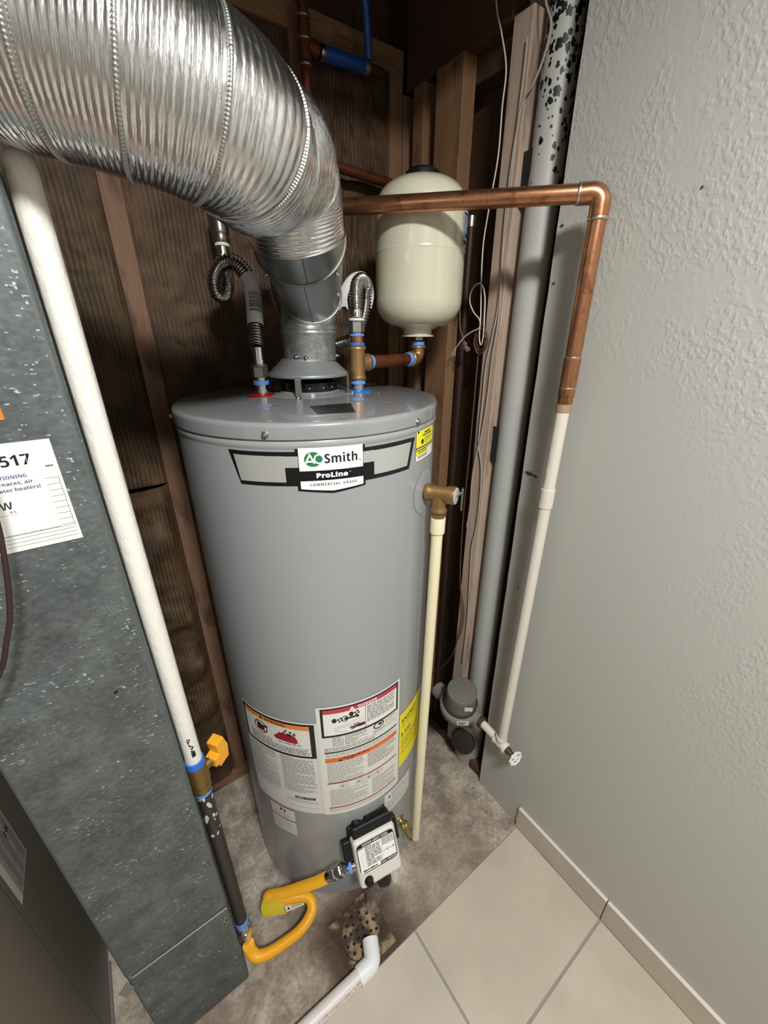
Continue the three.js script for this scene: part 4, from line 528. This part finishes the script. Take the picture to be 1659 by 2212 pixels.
/* ---------- stack pipe in the stud bay ---------- */
{
  const x = 0.486, z = 0.139, r = 0.033, t = thing('stack_pipe', 'grey vertical stack pipe beside the drywall edge, spattered with black above', 'pipe', [x, 0, z]);
  const rm = mulberry(31), W = 256 * 2, H = 2048; // u round the pipe, v up 1.3..2.6 m
  const spots = canvasTex(W, H, (c) => {
    c.fillStyle = '#b6b6ae'; c.fillRect(0, 0, W, H); c.fillStyle = '#0d0d11';
    const px = m => (2.6 - m) / 1.3 * H, blob = (u, m, s) => { const cx = u * W, cy = px(m); c.beginPath(); for (let k = 0; k <= 14; k++) { const a = k / 14 * 6.283, q = s * (0.65 + 0.6 * rm()); const X = cx + q * Math.cos(a) * 1.15, Y = cy + q * Math.sin(a); k ? c.lineTo(X, Y) : c.moveTo(X, Y); } c.fill(); };
    for (let i = 0; i < 1500; i++) { const m = 1.74 + Math.pow(rm(), 0.8) * 0.8; if (rm() < sst(1.72, 1.95, m) + 0.1) blob(rm(), m, 3 + rm() * rm() * 17 * sst(1.68, 1.95, m)); }
    for (let i = 0; i < 60; i++) blob(rm(), 1.72 + rm() * 0.15, 3 + rm() * 8);
  });
  const g = sweep([V(x, 1.3, z), V(x, 2.6, z)], r, 40, { caps: false }); { const uv = g.attributes.uv; for (let i = 0; i < uv.count; i++) uv.setXY(i, uv.getX(i) / (2 * Math.PI * r), (uv.getY(i)) / 1.3); }
  part(t, 'upper_run', g, inked(spots, 0.5)); part(t, 'lower_run', sweep([V(x, 0.02, z), V(x, 1.3, z)], r, 40, { caps: false }), M.stack);
  part(t, 'cleanout_body', [rod(V(x - 0.008, 0.0, z - 0.004), V(x - 0.008, 0.2, z - 0.004), 0.047, 32), rod(V(x - 0.02, 0.12, z), V(x - 0.062, 0.135, z + 0.012), 0.041, 32)], std(0x9a958a, 0.7));
  part(t, 'cleanout_cap', turn(V(x - 0.060, 0.134, z + 0.011), V(x - 0.102, 0.149, z + 0.023), [[0, 0.044], [0.010, 0.044], [0.012, 0.041], [0.014, 0.03], [0.016, 0.0]], 32), std(0x2b2926, 0.55));
}
{ const t = thing('pipe_stub', 'short pale old pipe running diagonally behind the stud at the top', 'pipe', [0.512, 2.02, 0.08]); part(t, 'lagging', sweep(spline([[0.512, 2.17, -0.07], [0.512, 2.085, 0.0], [0.512, 2.045, 0.05], [0.512, 2.022, 0.083]], 30), (s) => 0.017 + 0.0015 * Math.sin(s * 260), 18), std(0xb0ae98, 0.8)); }
{ const scrap = (label, y0, y1, zc, seed) => { const r = mulberry(seed), t = thing('torn_strap', label, 'strap', [0.452, y0, zc]), L = [], Rr = [], n = 10; for (let i = 0; i <= n; i++) { const y = mix(y0, y1, i / n); L.push([zc - 0.012 - 0.008 * r(), y]); Rr.push([zc + 0.010 + 0.010 * r(), y]); } const sh = new THREE.Shape(); sh.moveTo(...L[0]); L.slice(1).forEach(p => sh.lineTo(...p)); Rr.reverse().forEach(p => sh.lineTo(...p)); const g = new THREE.ExtrudeGeometry(sh, { depth: 0.0025, bevelEnabled: false }); g.applyMatrix4(new THREE.Matrix4().set(0, 0, 1, 0, 0, 1, 0, 0, 1, 0, 0, 0, 0, 0, 0, 1)); const p = g.attributes.position; for (let i = 0; i < p.count; i++) p.setX(i, p.getX(i) + 0.450 + 0.012 * Math.sin((p.getZ(i) - zc) * 90) ** 2); g.computeVertexNormals(); part(t, 'strip', g, std(0x1b1c1a, 0.8, 0, DS)); };
  scrap('black torn strap beside the stack pipe, just above the copper crossing pipe', 1.700, 1.792, 0.112, 5); scrap('black torn strap beside the stack pipe, level with the relief valve', 1.150, 1.240, 0.114, 9); }
/* ---------- cream discharge pipe ---------- */
{ const t = thing('discharge_pipe', 'cream plastic discharge pipe hanging from the brass relief valve', 'pipe', [0.118, 0.09, 0.26]); const p = k => V(0.1376 - 0.0215 * (1.13 - k), k, 0.2520 + 0.0085 * (1.13 - k)); part(t, 'run', rod(p(1.125), p(0.075), 0.0115, 24), M.cream); part(t, 'adapter', rod(p(1.128), p(1.094), 0.0150, 24), M.cream); }

/* ---------- gas line on the left ---------- */
const GX = -0.371, GZ = 0.206, gy = k => V(GX, k, GZ);
{
  const t = thing('gas_pipe', 'thick white painted gas pipe dropping beside the galvanized panel', 'pipe', [GX, 0.775, GZ]);
  part(t, 'run', sweep(fillet([gy(0.775), gy(1.606), V(GX, 1.606, -0.24)], 0.016, 8), 0.0134, 32), M.whitePipe);
  const ink = canvasTex(128, 256, (c, w, h) => { c.fillStyle = '#e6e3d9'; c.fillRect(0, 0, w, h); c.strokeStyle = '#14120f'; c.lineWidth = 11; c.beginPath(); c.moveTo(40, 20); c.lineTo(70, 36); c.lineTo(46, 62); c.lineTo(36, 30); c.lineTo(52, 110); c.moveTo(48, 92); c.lineTo(88, 120); c.moveTo(50, 130); c.lineTo(86, 128); c.lineTo(52, 160); c.lineTo(90, 172); c.stroke(); c.fillStyle = '#14120f'; c.fillRect(46, 170, 50, 60); });
  { const g = new THREE.CylinderGeometry(0.0137, 0.0137, 0.055, 10, 1, true, -0.55, 1.2); g.translate(GX, 0.822, GZ); part(t, 'ink_marks', g, inked(ink, 0.5, DS), 'black marker scrawl'); }
}
{
  const t = thing('gas_valve', 'brass gas shutoff valve with yellow handle under the white pipe', 'valve', [GX, 0.69, GZ]);
  part(t, 'blue_tape', rod(gy(0.7815), gy(0.7655), 0.0158, 24), M.tapeDeep); part(t, 'blue_tape', rod(gy(0.7005), gy(0.690), 0.0150, 24), M.tapeBlue);
  part(t, 'brass_body', [turn(gy(0.698), gy(2), [[0, 0.0135], [0.001, 0.0168], [0.016, 0.0168], [0.018, 0.0155], [0.022, 0.0182], [0.045, 0.0185], [0.052, 0.0165], [0.068, 0.0172], [0.069, 0.013]], 8), rod(gy(0.744), V(GX + 0.030, 0.744, GZ - 0.012), 0.0095)], std(0x8e7340, 0.42, 0.8));
  const c = V(GX + 0.036, 0.748, GZ - 0.014); const sh = new THREE.Shape(); sh.moveTo(-0.004, -0.022); sh.lineTo(0.016, -0.020); sh.lineTo(0.019, 0.006); sh.lineTo(0.012, 0.032); sh.lineTo(-0.004, 0.030); sh.lineTo(-0.001, 0.006); sh.lineTo(-0.013, 0.004); sh.lineTo(-0.013, -0.012); sh.lineTo(-0.004, -0.014); sh.closePath();
  const g = new THREE.ExtrudeGeometry(sh, { depth: 0.020, bevelEnabled: true, bevelSize: 0.0015, bevelThickness: 0.0015, bevelSegments: 2 }); g.translate(0, 0, -0.010); g.rotateY(0.62); g.translate(c.x, c.y, c.z); part(t, 'handle', g, M.handle, 'orange-yellow butterfly handle');
  part(t, 'stem_screw', rod(V(GX + 0.016, 0.744, GZ - 0.004), V(GX + 0.026, 0.744, GZ - 0.008), 0.006), M.steelDull);
}
{
  const t = thing('iron_pipe', 'black iron gas pipe with white paint flecks below the brass valve', 'pipe', [GX, 0.12, GZ]);
  const r = mulberry(12), fl = canvasTex(256, 1024, (c, w, h) => { c.fillStyle = '#2c2824'; c.fillRect(0, 0, w, h); for (let i = 0; i < 1500; i++) { c.fillStyle = r() < 0.5 ? '#38332e' : '#211e1b'; c.fillRect(r() * w, r() * h, 2 + r() * 5, 2 + r() * 9); } c.fillStyle = '#c9c6be'; for (let i = 0; i < 26; i++) { const x = r() * w, y = r() * r() * 330, a = 3 + r() * 10; c.beginPath(); c.ellipse(x, y, a * 0.8, a * (0.8 + r() * 1.6), r() - 0.5, 0, 7); c.fill(); } });
  const g = sweep([gy(0.20), gy(0.692)], 0.0134, 28); { const uv = g.attributes.uv; for (let i = 0; i < uv.count; i++) uv.setXY(i, uv.getX(i) / 0.0842, uv.getY(i) / 0.49); } part(t, 'run', g, inked(fl, 0.5));
  part(t, 'blue_tape', rod(gy(0.216), gy(0.190), 0.0142, 24), M.tapeBlue); part(t, 'union', [rod(gy(0.195), gy(0.168), 0.0150, 8), hexNut(gy(0.170), gy(0.140), 0.0185), hexNut(gy(0.139), gy(0.118), 0.0165)], M.chrome);
}
{
  const t = thing('gas_connector', 'bright yellow flexible gas hose looping from the iron pipe to the heater', 'hose', [-0.26, 0.02, 0.23]);
  const P = spline([[-0.371, 0.125, 0.221], [-0.370, 0.098, 0.223], [-0.361, 0.072, 0.2315], [-0.334, 0.0572, 0.2375], [-0.294, 0.052, 0.241], [-0.26, 0.055, 0.244], [-0.232, 0.069, 0.243], [-0.213, 0.089, 0.236], [-0.211, 0.107, 0.222], [-0.224, 0.109, 0.207], [-0.249, 0.099, 0.188], [-0.274, 0.087, 0.172], [-0.297, 0.083, 0.158], [-0.300, 0.094, 0.148], [-0.285, 0.108, 0.160], [-0.264, 0.127, 0.180], [-0.231, 0.160, 0.208], [-0.196, 0.197, 0.238], [-0.172, 0.224, 0.2565]], 760);
  part(t, 'hose', sweep(P, ribbed(0.0126, 0.0007, 0.0042), 22), M.yellow);
  const g1 = V(-0.158, 0.2385, 0.2655), g0 = P[P.length - 1], d = g1.clone().sub(g0).normalize(), q = k => g1.clone().addScaledVector(d, k);
  part(t, 'flare_nut', hexNut(q(-0.006), q(0.010), 0.0155), M.chrome); part(t, 'flare_nut', hexNut(q(0.013), q(0.032), 0.0165), M.chrome); part(t, 'ferrule', rod(q(-0.020), q(-0.004), 0.0118), M.steel); part(t, 'union_end', rod(q(0.005), q(0.036), 0.0118), M.steel);
  { // folded yellow tag hung on the loop
    const a = V(-0.303, 0.070, 0.1465), b = V(-0.243, 0.118, 0.2), n = 24, pos = [], uv = [], idx = []; const ax = b.clone().sub(a).normalize(), up = V(0.15, 1, 0.05); up.sub(ax.clone().multiplyScalar(up.dot(ax))).normalize(); const sd = ax.clone().cross(up);
    for (let i = 0; i <= n; i++) { const th = -2.5 + 4.4 * i / n; const r = 0.0152 + (i > n - 7 ? (i - n + 7) * 0.0028 : 0) + (i < 4 ? (4 - i) * 0.003 : 0); for (const k of [0, 0.075]) { const p = a.clone().addScaledVector(ax, k).addScaledVector(up, r * Math.cos(th)).addScaledVector(sd, r * Math.sin(th)); pos.push(p.x, p.y + 0.014, p.z); uv.push(k, i / n); } if (i < n) { const q2 = i * 2; idx.push(q2, q2 + 1, q2 + 2, q2 + 2, q2 + 1, q2 + 3); } }
    const g = new THREE.BufferGeometry(); g.setAttribute('position', new THREE.Float32BufferAttribute(pos, 3)); g.setAttribute('uv', new THREE.Float32BufferAttribute(uv, 2)); g.setIndex(idx); g.computeVertexNormals(); part(t, 'warning_tag', g, M.yellowTag, 'wrinkled yellow plastic tag'); 
    const wt = canvasTex(256, 96, (c, w, h) => { c.fillStyle = '#e9e4c8'; c.fillRect(0, 0, w, h); c.fillStyle = '#222'; c.beginPath(); c.moveTo(24, 70); c.lineTo(44, 26); c.lineTo(64, 70); c.fill(); for (let i = 0; i < 4; i++) c.fillRect(84, 22 + i * 15, 140, 5); }); const o = V(-0.268, 0.055, 0.19); part(t, 'paper_tag', quad(o, o.clone().add(V(0.044, 0.016, 0.02)), o.clone().add(V(0.042, 0.032, 0.012)), o.clone().add(V(-0.002, 0.016, -0.008))), inked(wt, 0.6, DS)); }
}
/* ---------- furnace, return duct, papers ---------- */
{
  const t = thing('return_plenum', 'galvanized sheet metal return duct with scratched grey panels at left', 'duct', [-0.48, 0, 0.0]);
  part(t, 'upper_panel', box(-0.575, -0.3865, 0.351, 1.603, -0.262, 0.2315, 0.006), M.sheet);
  part(t, 'lower_panel', box(-0.574, -0.3875, 0.001, 0.349, -0.262, 0.2305, 0.006), M.sheet);
  part(t, 'drive_cleat', box(-0.566, -0.389, 0.3465, 0.3505, 0.2285, 0.2335, 0.001), M.steelDull);
  part(t, 'bent_flange', (() => { const g = new THREE.BoxGeometry(0.016, 0.03, 0.0012); g.rotateY(0.5); g.rotateZ(0.2); g.translate(-0.578, 0.330, 0.236); return g; })(), M.steelDull);
  part(t, 'screw_hole', rod(V(-0.437, 1.007, 0.2312), V(-0.437, 1.007, 0.2322), 0.0026, 12), M.black);
  const c = thing('furnace_cabinet', 'dark grey furnace cabinet with a printed rating sticker at lower left', 'furnace', [-0.97, 0, 0.1]);
  part(c, 'case', box(-1.30, -0.671, 0.001, 1.5, -0.262, 0.145, 0.004), M.cabinet); part(c, 'door', box(-1.30, -0.669, 0.03, 1.5, 0.147, 0.62, 0.004), M.cabinet); part(c, 'base_rail', box(-0.673, -0.666, 0.001, 0.012, 0.0, 0.62, 0.001), std(0x86828a, 0.5, 0.3));
  const st = canvasTex(512, 800, (x, w, h) => { x.fillStyle = '#b9b4aa'; x.fillRect(0, 0, w, h); x.fillStyle = '#e6e3da'; x.fillRect(w - 84, 0, 84, h); const r = mulberry(8); x.fillStyle = '#7d7770'; for (let k = 0; k < 3; k++) for (let i = 0; i < 46; i++) { x.fillRect(40 + k * 130, 30 + i * 16, 50 + r() * 55, 8); } x.fillStyle = '#2a2724'; x.font = 'bold 110px sans-serif'; x.save(); x.translate(60, 330); x.rotate(0); x.fillText('81', 0, 0); x.restore(); });
  part(c, 'rating_sticker', quad(V(-0.6702, 0.566, 0.034), V(-0.6702, 0.566, 0.1325), V(-0.6702, 0.72, 0.1325), V(-0.6702, 0.72, 0.034)), inked(st, 0.6, DS), 'pale printed sticker');
  /* form and notice stuck on the panel */
  const PX0 = -0.566, PX1 = -0.4145, PY0 = 1.2435, PY1 = 1.361, fw = PX1 - PX0, fh = PY1 - PY0;
  const formT = canvasTex(1500, 1160, (k, w, h) => { k.fillStyle = '#e6e5e1'; k.fillRect(0, 0, w, h); k.fillStyle = '#4a4a48'; const X = m => (m - PX0) / fw * w, Y = m => (PY1 - m) / fh * h; for (let i = 0; i < 9; i++) { const y = Y(1.3195 - i * 0.0069); k.fillRect(X(-0.45), y, X(-0.4175) - X(-0.45), 4); } k.fillRect(X(-0.4178), Y(1.3195), 4, Y(1.262) - Y(1.3195)); for (const y of [1.2622, 1.2585, 1.254, 1.2495]) k.fillRect(0, Y(y), X(-0.4165), 4); for (let i = 0; i < 9; i++) k.fillRect(X(-0.435 - i * 0.0135), Y(1.2655), 5, Y(1.262) - Y(1.2655)); k.font = '30px sans-serif'; k.fillStyle = '#666'; k.fillRect(X(-0.4255), Y(1.3335), 68, 16); });
  const f = thing('paper_form', 'white ruled paper form taped on the galvanized panel, under the notice', 'paper', [PX0 + fw / 2, PY0, 0.2325]); part(f, 'sheet', box(PX0, PX1, PY0, PY1, 0.2318, 0.2326, 0), M.paper); part(f, 'print', quad(V(PX0, PY0, 0.23275), V(PX1, PY0, 0.23275), V(PX1, PY1, 0.23275), V(PX0, PY1, 0.23275)), inked(formT, 0.7, DS));
  const NX0 = -0.562, NX1 = -0.4295, NY0 = 1.2635, NY1 = 1.3605, nw = NX1 - NX0, nh = NY1 - NY0;
  const noteT = canvasTex(1400, 1024, (k, w, h) => { k.fillStyle = '#eceae6'; k.fillRect(0, 0, w, h); const X = m => (m - NX0) / nw * w, Y = m => (NY1 - m) / nh * h; k.textAlign = 'right'; k.fillStyle = '#0e0e10'; k.font = 'bold 165px sans-serif'; k.save(); k.translate(X(-0.4345), Y(1.3375)); k.fillText('517', 0, 0); k.restore(); k.fillStyle = '#39427e'; k.font = 'bold 54px sans-serif'; k.fillText('CONDITIONING', X(-0.4425), Y(1.3245)); k.fillStyle = '#3a3a40'; k.font = 'bold 58px sans-serif'; k.fillText('furnaces, air', X(-0.4395), Y(1.3178)); k.fillText('water heaters!', X(-0.4345), Y(1.3110)); k.font = 'bold 120px sans-serif'; k.fillText('W', X(-0.4625), Y(1.2925)); k.font = 'bold 40px sans-serif'; k.fillText('A L', X(-0.4615), Y(1.2880)); k.fillRect(X(-0.53), Y(1.2865), X(-0.4605) - X(-0.53), 3); k.fillStyle = '#d9d7d2'; k.fillRect(X(-0.4385), 0, 4, h); });
  const nn = thing('paper_notice', 'white service notice with bold number lying over the ruled form', 'paper', [NX0 + nw / 2, NY0, 0.234]); part(nn, 'sheet', box(NX0, NX1, NY0, NY1, 0.2330, 0.2336, 0), M.paper); part(nn, 'print', quad(V(NX0, NY0, 0.23375), V(NX1, NY0, 0.23375), V(NX1, NY1, 0.23375), V(NX0, NY1, 0.23375)), inked(noteT, 0.7, DS));
  const os = thing('orange_sticker', 'orange sticker at the left edge above the white papers', 'sticker', [-0.5, 1.3835, 0.2325]); part(os, 'sheet', box(-0.56, -0.4432, 1.3838, 1.46, 0.2317, 0.2325, 0.0003), M.orange);
  const cd = thing('dark_cord', 'dark brown cord hanging in front of the galvanized panel at left', 'cord', [-0.5, 1.1, 0.27]); part(cd, 'cable', sweep(spline([[-0.50, 1.60, 0.237], [-0.475, 1.50, 0.25], [-0.466, 1.40, 0.262], [-0.473, 1.290, 0.268], [-0.4805, 1.243, 0.27], [-0.4872, 1.212, 0.27], [-0.4945, 1.185, 0.27], [-0.505, 1.159, 0.27], [-0.519, 1.127, 0.27], [-0.56, 1.08, 0.27], [-0.64, 1.05, 0.25]], 80), 0.0026, 10), std(0x35231f, 0.55));
}
/* ---------- floor drain and condensate pipe ---------- */
{
  const x = -0.120, z = 0.322, t = thing('floor_drain', 'rusty square floor drain with round perforated grate under the gas control', 'drain', [x, 0, z]);
  const sq = new THREE.Shape(); const s = 0.066; sq.moveTo(-s, -s); sq.lineTo(s, -s); sq.lineTo(s, s); sq.lineTo(-s, s); sq.closePath(); const ho = new THREE.Path(); ho.absarc(0, 0, 0.0550, 0, Math.PI * 2, true); sq.holes.push(ho);
  const fl = (sh, d, y) => { const g = new THREE.ExtrudeGeometry(sh, { depth: d, bevelEnabled: true, bevelSize: 0.0008, bevelThickness: 0.0008, bevelSegments: 1, curveSegments: 40 }); g.rotateX(-Math.PI / 2); g.translate(x, y, z); return boxUV(g); };
  part(t, 'frame', fl(sq, 0.0012, 0.0010), M.drain);
  const gr = new THREE.Shape(); gr.absarc(0, 0, 0.052, 0, Math.PI * 2, false); for (const [n, r, o] of [[12, 0.042, 0.1], [8, 0.0265, 0.3], [4, 0.0115, 0.5]]) for (let k = 0; k < n; k++) { const a = k / n * Math.PI * 2 + o, p = new THREE.Path(); p.absarc(r * Math.cos(a), r * Math.sin(a), 0.0047, 0, Math.PI * 2, true); gr.holes.push(p); }
  part(t, 'grate', fl(gr, 0.0025, 0.0016), M.drain); part(t, 'pit', lathe([[0, 0.0008], [0.053, 0.0008]], 40, x, 0, z), M.black);
}
{
  const y = 0.0205, t = thing('condensate_pipe', 'white plastic condensate pipe with elbow ending over the floor drain', 'pipe', [-0.15, 0.003, 0.395]);
  const print = canvasTex(1024, 128, (c, w, h) => { c.fillStyle = '#ddd6d2'; c.fillRect(0, 0, w, h); const r = mulberry(6); c.fillStyle = '#b98a84'; for (let i = 0; i < 44; i++) c.fillRect(20 + i * 23, 42 + r() * 8, 6 + r() * 10, 30 - r() * 10); });
  const a = V(-0.158, y, 0.3915), b = V(-0.62, y, 0.384); const g = sweep([a, b], 0.0167, 32); const pr = (() => { const q = sweep([a, b], 0.0169, 32, { caps: false }), uv = q.attributes.uv; for (let i = 0; i < uv.count; i++) uv.setXY(i, uv.getY(i) / 0.22, uv.getX(i) / (2 * Math.PI * 0.0169)); return q; })(); print.wrapS = print.wrapT = THREE.RepeatWrapping; print.repeat.set(1, 3); 
  part(t, 'run', g, M.pvc); part(t, 'printed_skin', pr, inked(print, 0.4));
  part(t, 'elbow', [sweep(fillet([V(-0.170, y, 0.3912), V(-0.128, y, 0.3915), V(-0.110, y + 0.002, 0.352)], 0.020, 14), 0.0205, 32)], M.pvc);
}
/* ---------- wires on the right-hand studs ---------- */
{
  const cable = (name, label, pts, r, m, n = 140, grp) => { const base = pts[pts.length - 1]; const t = thing(name, label, 'cable', [base[0], base[1], base[2]], grp); part(t, 'cable', sweep(spline(pts, n), r, 8), m); return t; };
  const A = cable('phone_wire', 'thin white wire hanging straight with a loop beside the tank', [[0.44, 2.25, -0.02], [0.44, 2.028, 0.012], [0.44, 1.985, 0.03], [0.44, 1.927, 0.05], [0.44, 1.873, 0.049], [0.44, 1.794, 0.05], [0.44, 1.712, 0.038], [0.438, 1.65, 0.032], [0.434, 1.611, 0.036], [0.432, 1.566, 0.041], [0.43, 1.499, 0.05], [0.43, 1.444, 0.053], [0.43, 1.432, 0.059], [0.428, 1.446, 0.065], [0.426, 1.488, 0.066], [0.425, 1.536, 0.062], [0.424, 1.558, 0.053], [0.424, 1.564, 0.040], [0.424, 1.553, 0.022], [0.424, 1.529, 0.017], [0.424, 1.504, 0.033], [0.4235, 1.487, 0.054], [0.4235, 1.472, 0.056], [0.4235, 1.462, 0.032], [0.4235, 1.452, 0.012], [0.4235, 1.439, -0.004], [0.4235, 1.430, -0.012]], 0.0016, M.cableWhite, 360);
  { const r = mulberry(3), g = []; for (let i = 0; i < 6; i++) g.push(sweep(spline([[0.4235, 1.432, -0.011], [0.42 + r() * 0.008, 1.424 - r() * 0.006, -0.016 - r() * 0.006], [0.418 + r() * 0.012, 1.41 - r() * 0.012, -0.022 - r() * 0.008]], 8), 0.0005, 5)); part(A, 'frayed_end', g, M.cableWhite); }
  cable('grey_cable', 'long grey cable draped down the pale stud, upper hook at the top right', [[0.442, 2.06, 0.11], [0.442, 1.987, 0.125], [0.442, 1.952, 0.142], [0.442, 1.916, 0.136], [0.442, 1.885, 0.119], [0.442, 1.866, 0.098], [0.442, 1.818, 0.090], [0.442, 1.768, 0.086], [0.442, 1.683, 0.084], [0.442, 1.607, 0.087], [0.442, 1.535, 0.093], [0.442, 1.478, 0.094], [0.442, 1.408, 0.088], [0.442, 1.322, 0.086], [0.442, 1.229, 0.080], [0.442, 1.164, 0.068], [0.442, 1.083, 0.061], [0.442, 1.015, 0.064], [0.442, 0.94, 0.058]], 0.0022, M.cableGrey, 200);
  cable('grey_cable', 'second grey cable stapled along the pale stud down to the meter', [[0.443, 1.954, 0.092], [0.443, 1.907, 0.092], [0.443, 1.851, 0.090], [0.443, 1.789, 0.089], [0.443, 1.706, 0.089], [0.443, 1.607, 0.087], [0.443, 1.517, 0.089], [0.443, 1.454, 0.081], [0.443, 1.386, 0.070], [0.443, 1.298, 0.070], [0.443, 1.227, 0.069], [0.443, 1.19, 0.071], [0.443, 1.131, 0.088], [0.443, 1.055, 0.094], [0.443, 0.955, 0.093], [0.443, 0.889, 0.084], [0.443, 0.78, 0.088], [0.443, 0.652, 0.095], [0.443, 0.563, 0.096], [0.44, 0.45, 0.098]], 0.0022, M.cableGrey, 200);
  cable('brown_cable', 'coil of brown bell wire beside the loop of white wire', [[0.44, 1.53, 0.049], [0.438, 1.479, 0.050], [0.434, 1.459, 0.037], [0.434, 1.433, 0.034], [0.434, 1.412, 0.050], [0.434, 1.423, 0.069], [0.434, 1.444, 0.075], [0.434, 1.464, 0.064], [0.434, 1.469, 0.05], [0.436, 1.445, 0.039], [0.437, 1.42, 0.046], [0.437, 1.425, 0.062], [0.437, 1.45, 0.066]], 0.0021, M.cableBrown, 160);
  cable('brown_cable', 'long brown wire dropping to the floor left of the pale stud', [[0.438, 1.433, 0.046], [0.438, 1.138, 0.046], [0.438, 1.027, 0.044], [0.438, 0.849, 0.048], [0.438, 0.722, 0.060], [0.436, 0.664, 0.082], [0.434, 0.593, 0.085], [0.434, 0.521, 0.070], [0.43, 0.449, 0.055], [0.43, 0.36, 0.012], [0.425, 0.30, -0.03]], 0.0020, M.cableBrown, 160);
  { const t = thing('wire_connector', 'small tan terminal block dangling at the wire ends beside the tank', 'connector', [0.43, 1.42, 0.008]); part(t, 'block', [new RoundedBoxGeometry(0.012, 0.009, 0.016, 2, 0.003).rotateX(0.6).translate(0.43, 1.4235, 0.014), new RoundedBoxGeometry(0.009, 0.008, 0.009, 2, 0.002).translate(0.43, 1.4345, 0.006)], std(0x7d6a5c, 0.6)); part(t, 'lead', sweep(spline([[0.436, 1.52, -0.026], [0.434, 1.47, -0.018], [0.431, 1.437, 0.004]], 20), 0.0012, 6), std(0x8a7668, 0.6)); }
  { const t = thing('copper_riser', 'dark copper riser on the stud bay just right of the tank', 'pipe', [0.475, 0.04, -0.047]); part(t, 'run', rod(V(0.475, 0.04, -0.047), V(0.475, 1.712, -0.047), 0.0111), std(0x3d2c22, 0.5, 0.4)); part(t, 'solder_ring', rod(V(0.475, 1.69, -0.047), V(0.475, 1.713, -0.047), 0.0126), M.solder); }
}
/* ---------- pipes under the top plate ---------- */
{
  const t = thing('copper_riser', 'dark copper riser with soldered tee near the top plate behind the duct', 'pipe', [0.163, 1.62, -0.245]);
  part(t, 'run', rod(V(0.163, 1.62, -0.2495), V(0.163, 2.41, -0.2495), 0.0111), M.copperDark); part(t, 'tee', [rod(V(0.163, 1.972, -0.2495), V(0.163, 2.03, -0.2495), 0.0135), rod(V(0.163, 2.0, -0.2495), V(0.193, 1.997, -0.2495), 0.0130)], M.copperDark);
  for (const y of [1.968, 2.007, 2.04]) part(t, 'solder_ring', rod(V(0.163, y - 0.003, -0.2495), V(0.163, y + 0.003, -0.2495), 0.0142), M.solder);
  const b = thing('blue_pipe', 'blue plastic pipe under the top plate with a second length rising', 'pipe', [0.26, 1.99, -0.25]);
  part(b, 'level_run', rod(V(0.205, 1.998, -0.2495), V(0.309, 2.003, -0.2495), 0.0135, 20), M.pex); part(b, 'crimp_ring', rod(V(0.196, 1.9975, -0.2495), V(0.207, 1.998, -0.2495), 0.0145), M.steel); part(b, 'crimp_ring', rod(V(0.307, 2.003, -0.2495), V(0.318, 2.003, -0.2495), 0.0145), M.steelDull); part(b, 'rising_run', sweep(spline([[0.318, 2.015, -0.245], [0.308, 2.06, -0.235], [0.28, 2.13, -0.21], [0.25, 2.24, -0.18], [0.23, 2.41, -0.16]], 40), 0.0085, 16), M.pex); part(b, 'stub', rod(V(0.316, 2.003, -0.2495), V(0.36, 2.007, -0.256), 0.010), M.copperDark);
  const d = thing('level_pipe', 'dark level copper pipe on the insulation behind the expansion tank', 'pipe', [0.28, 1.8, -0.25]); part(d, 'run', rod(V(0.05, 1.822, -0.249), V(0.402, 1.803, -0.249), 0.0111), M.copperDark);
}
/* ---------- ceiling lamp behind the camera ---------- */
{
  const t = thing('ceiling_lamp', 'round flush white ceiling lamp behind the camera', 'lamp', [LAMP.x, LAMP.y, LAMP.z]);
  part(t, 'housing', lathe([[0, LAMP.y + 0.0585], [0.175, LAMP.y + 0.0585], [0.18, LAMP.y + 0.05], [0.175, LAMP.y + 0.02], [0.16, LAMP.y + 0.012]], 48, LAMP.x, 0, LAMP.z), M.white);
  part(t, 'diffuser', lathe([[0.16, LAMP.y + 0.013], [0.12, LAMP.y + 0.006], [0.0, LAMP.y + 0.004]], 48, LAMP.x, 0, LAMP.z), new THREE.MeshStandardMaterial({ color: 0xffffff, emissive: LAMP_COLOR, emissiveIntensity: 3, side: THREE.DoubleSide }));
  const l = new THREE.RectAreaLight(LAMP_COLOR, LAMP_POWER, LAMP_SIZE, LAMP_SIZE); l.name = 'lamp_light'; l.position.copy(LAMP); l.lookAt(LAMP.x, 0, LAMP.z); scene.add(l);
}
scene.traverse(o => { if (o.isMesh) { o.castShadow = true; o.receiveShadow = true; } });
renderer.render(scene, camera);
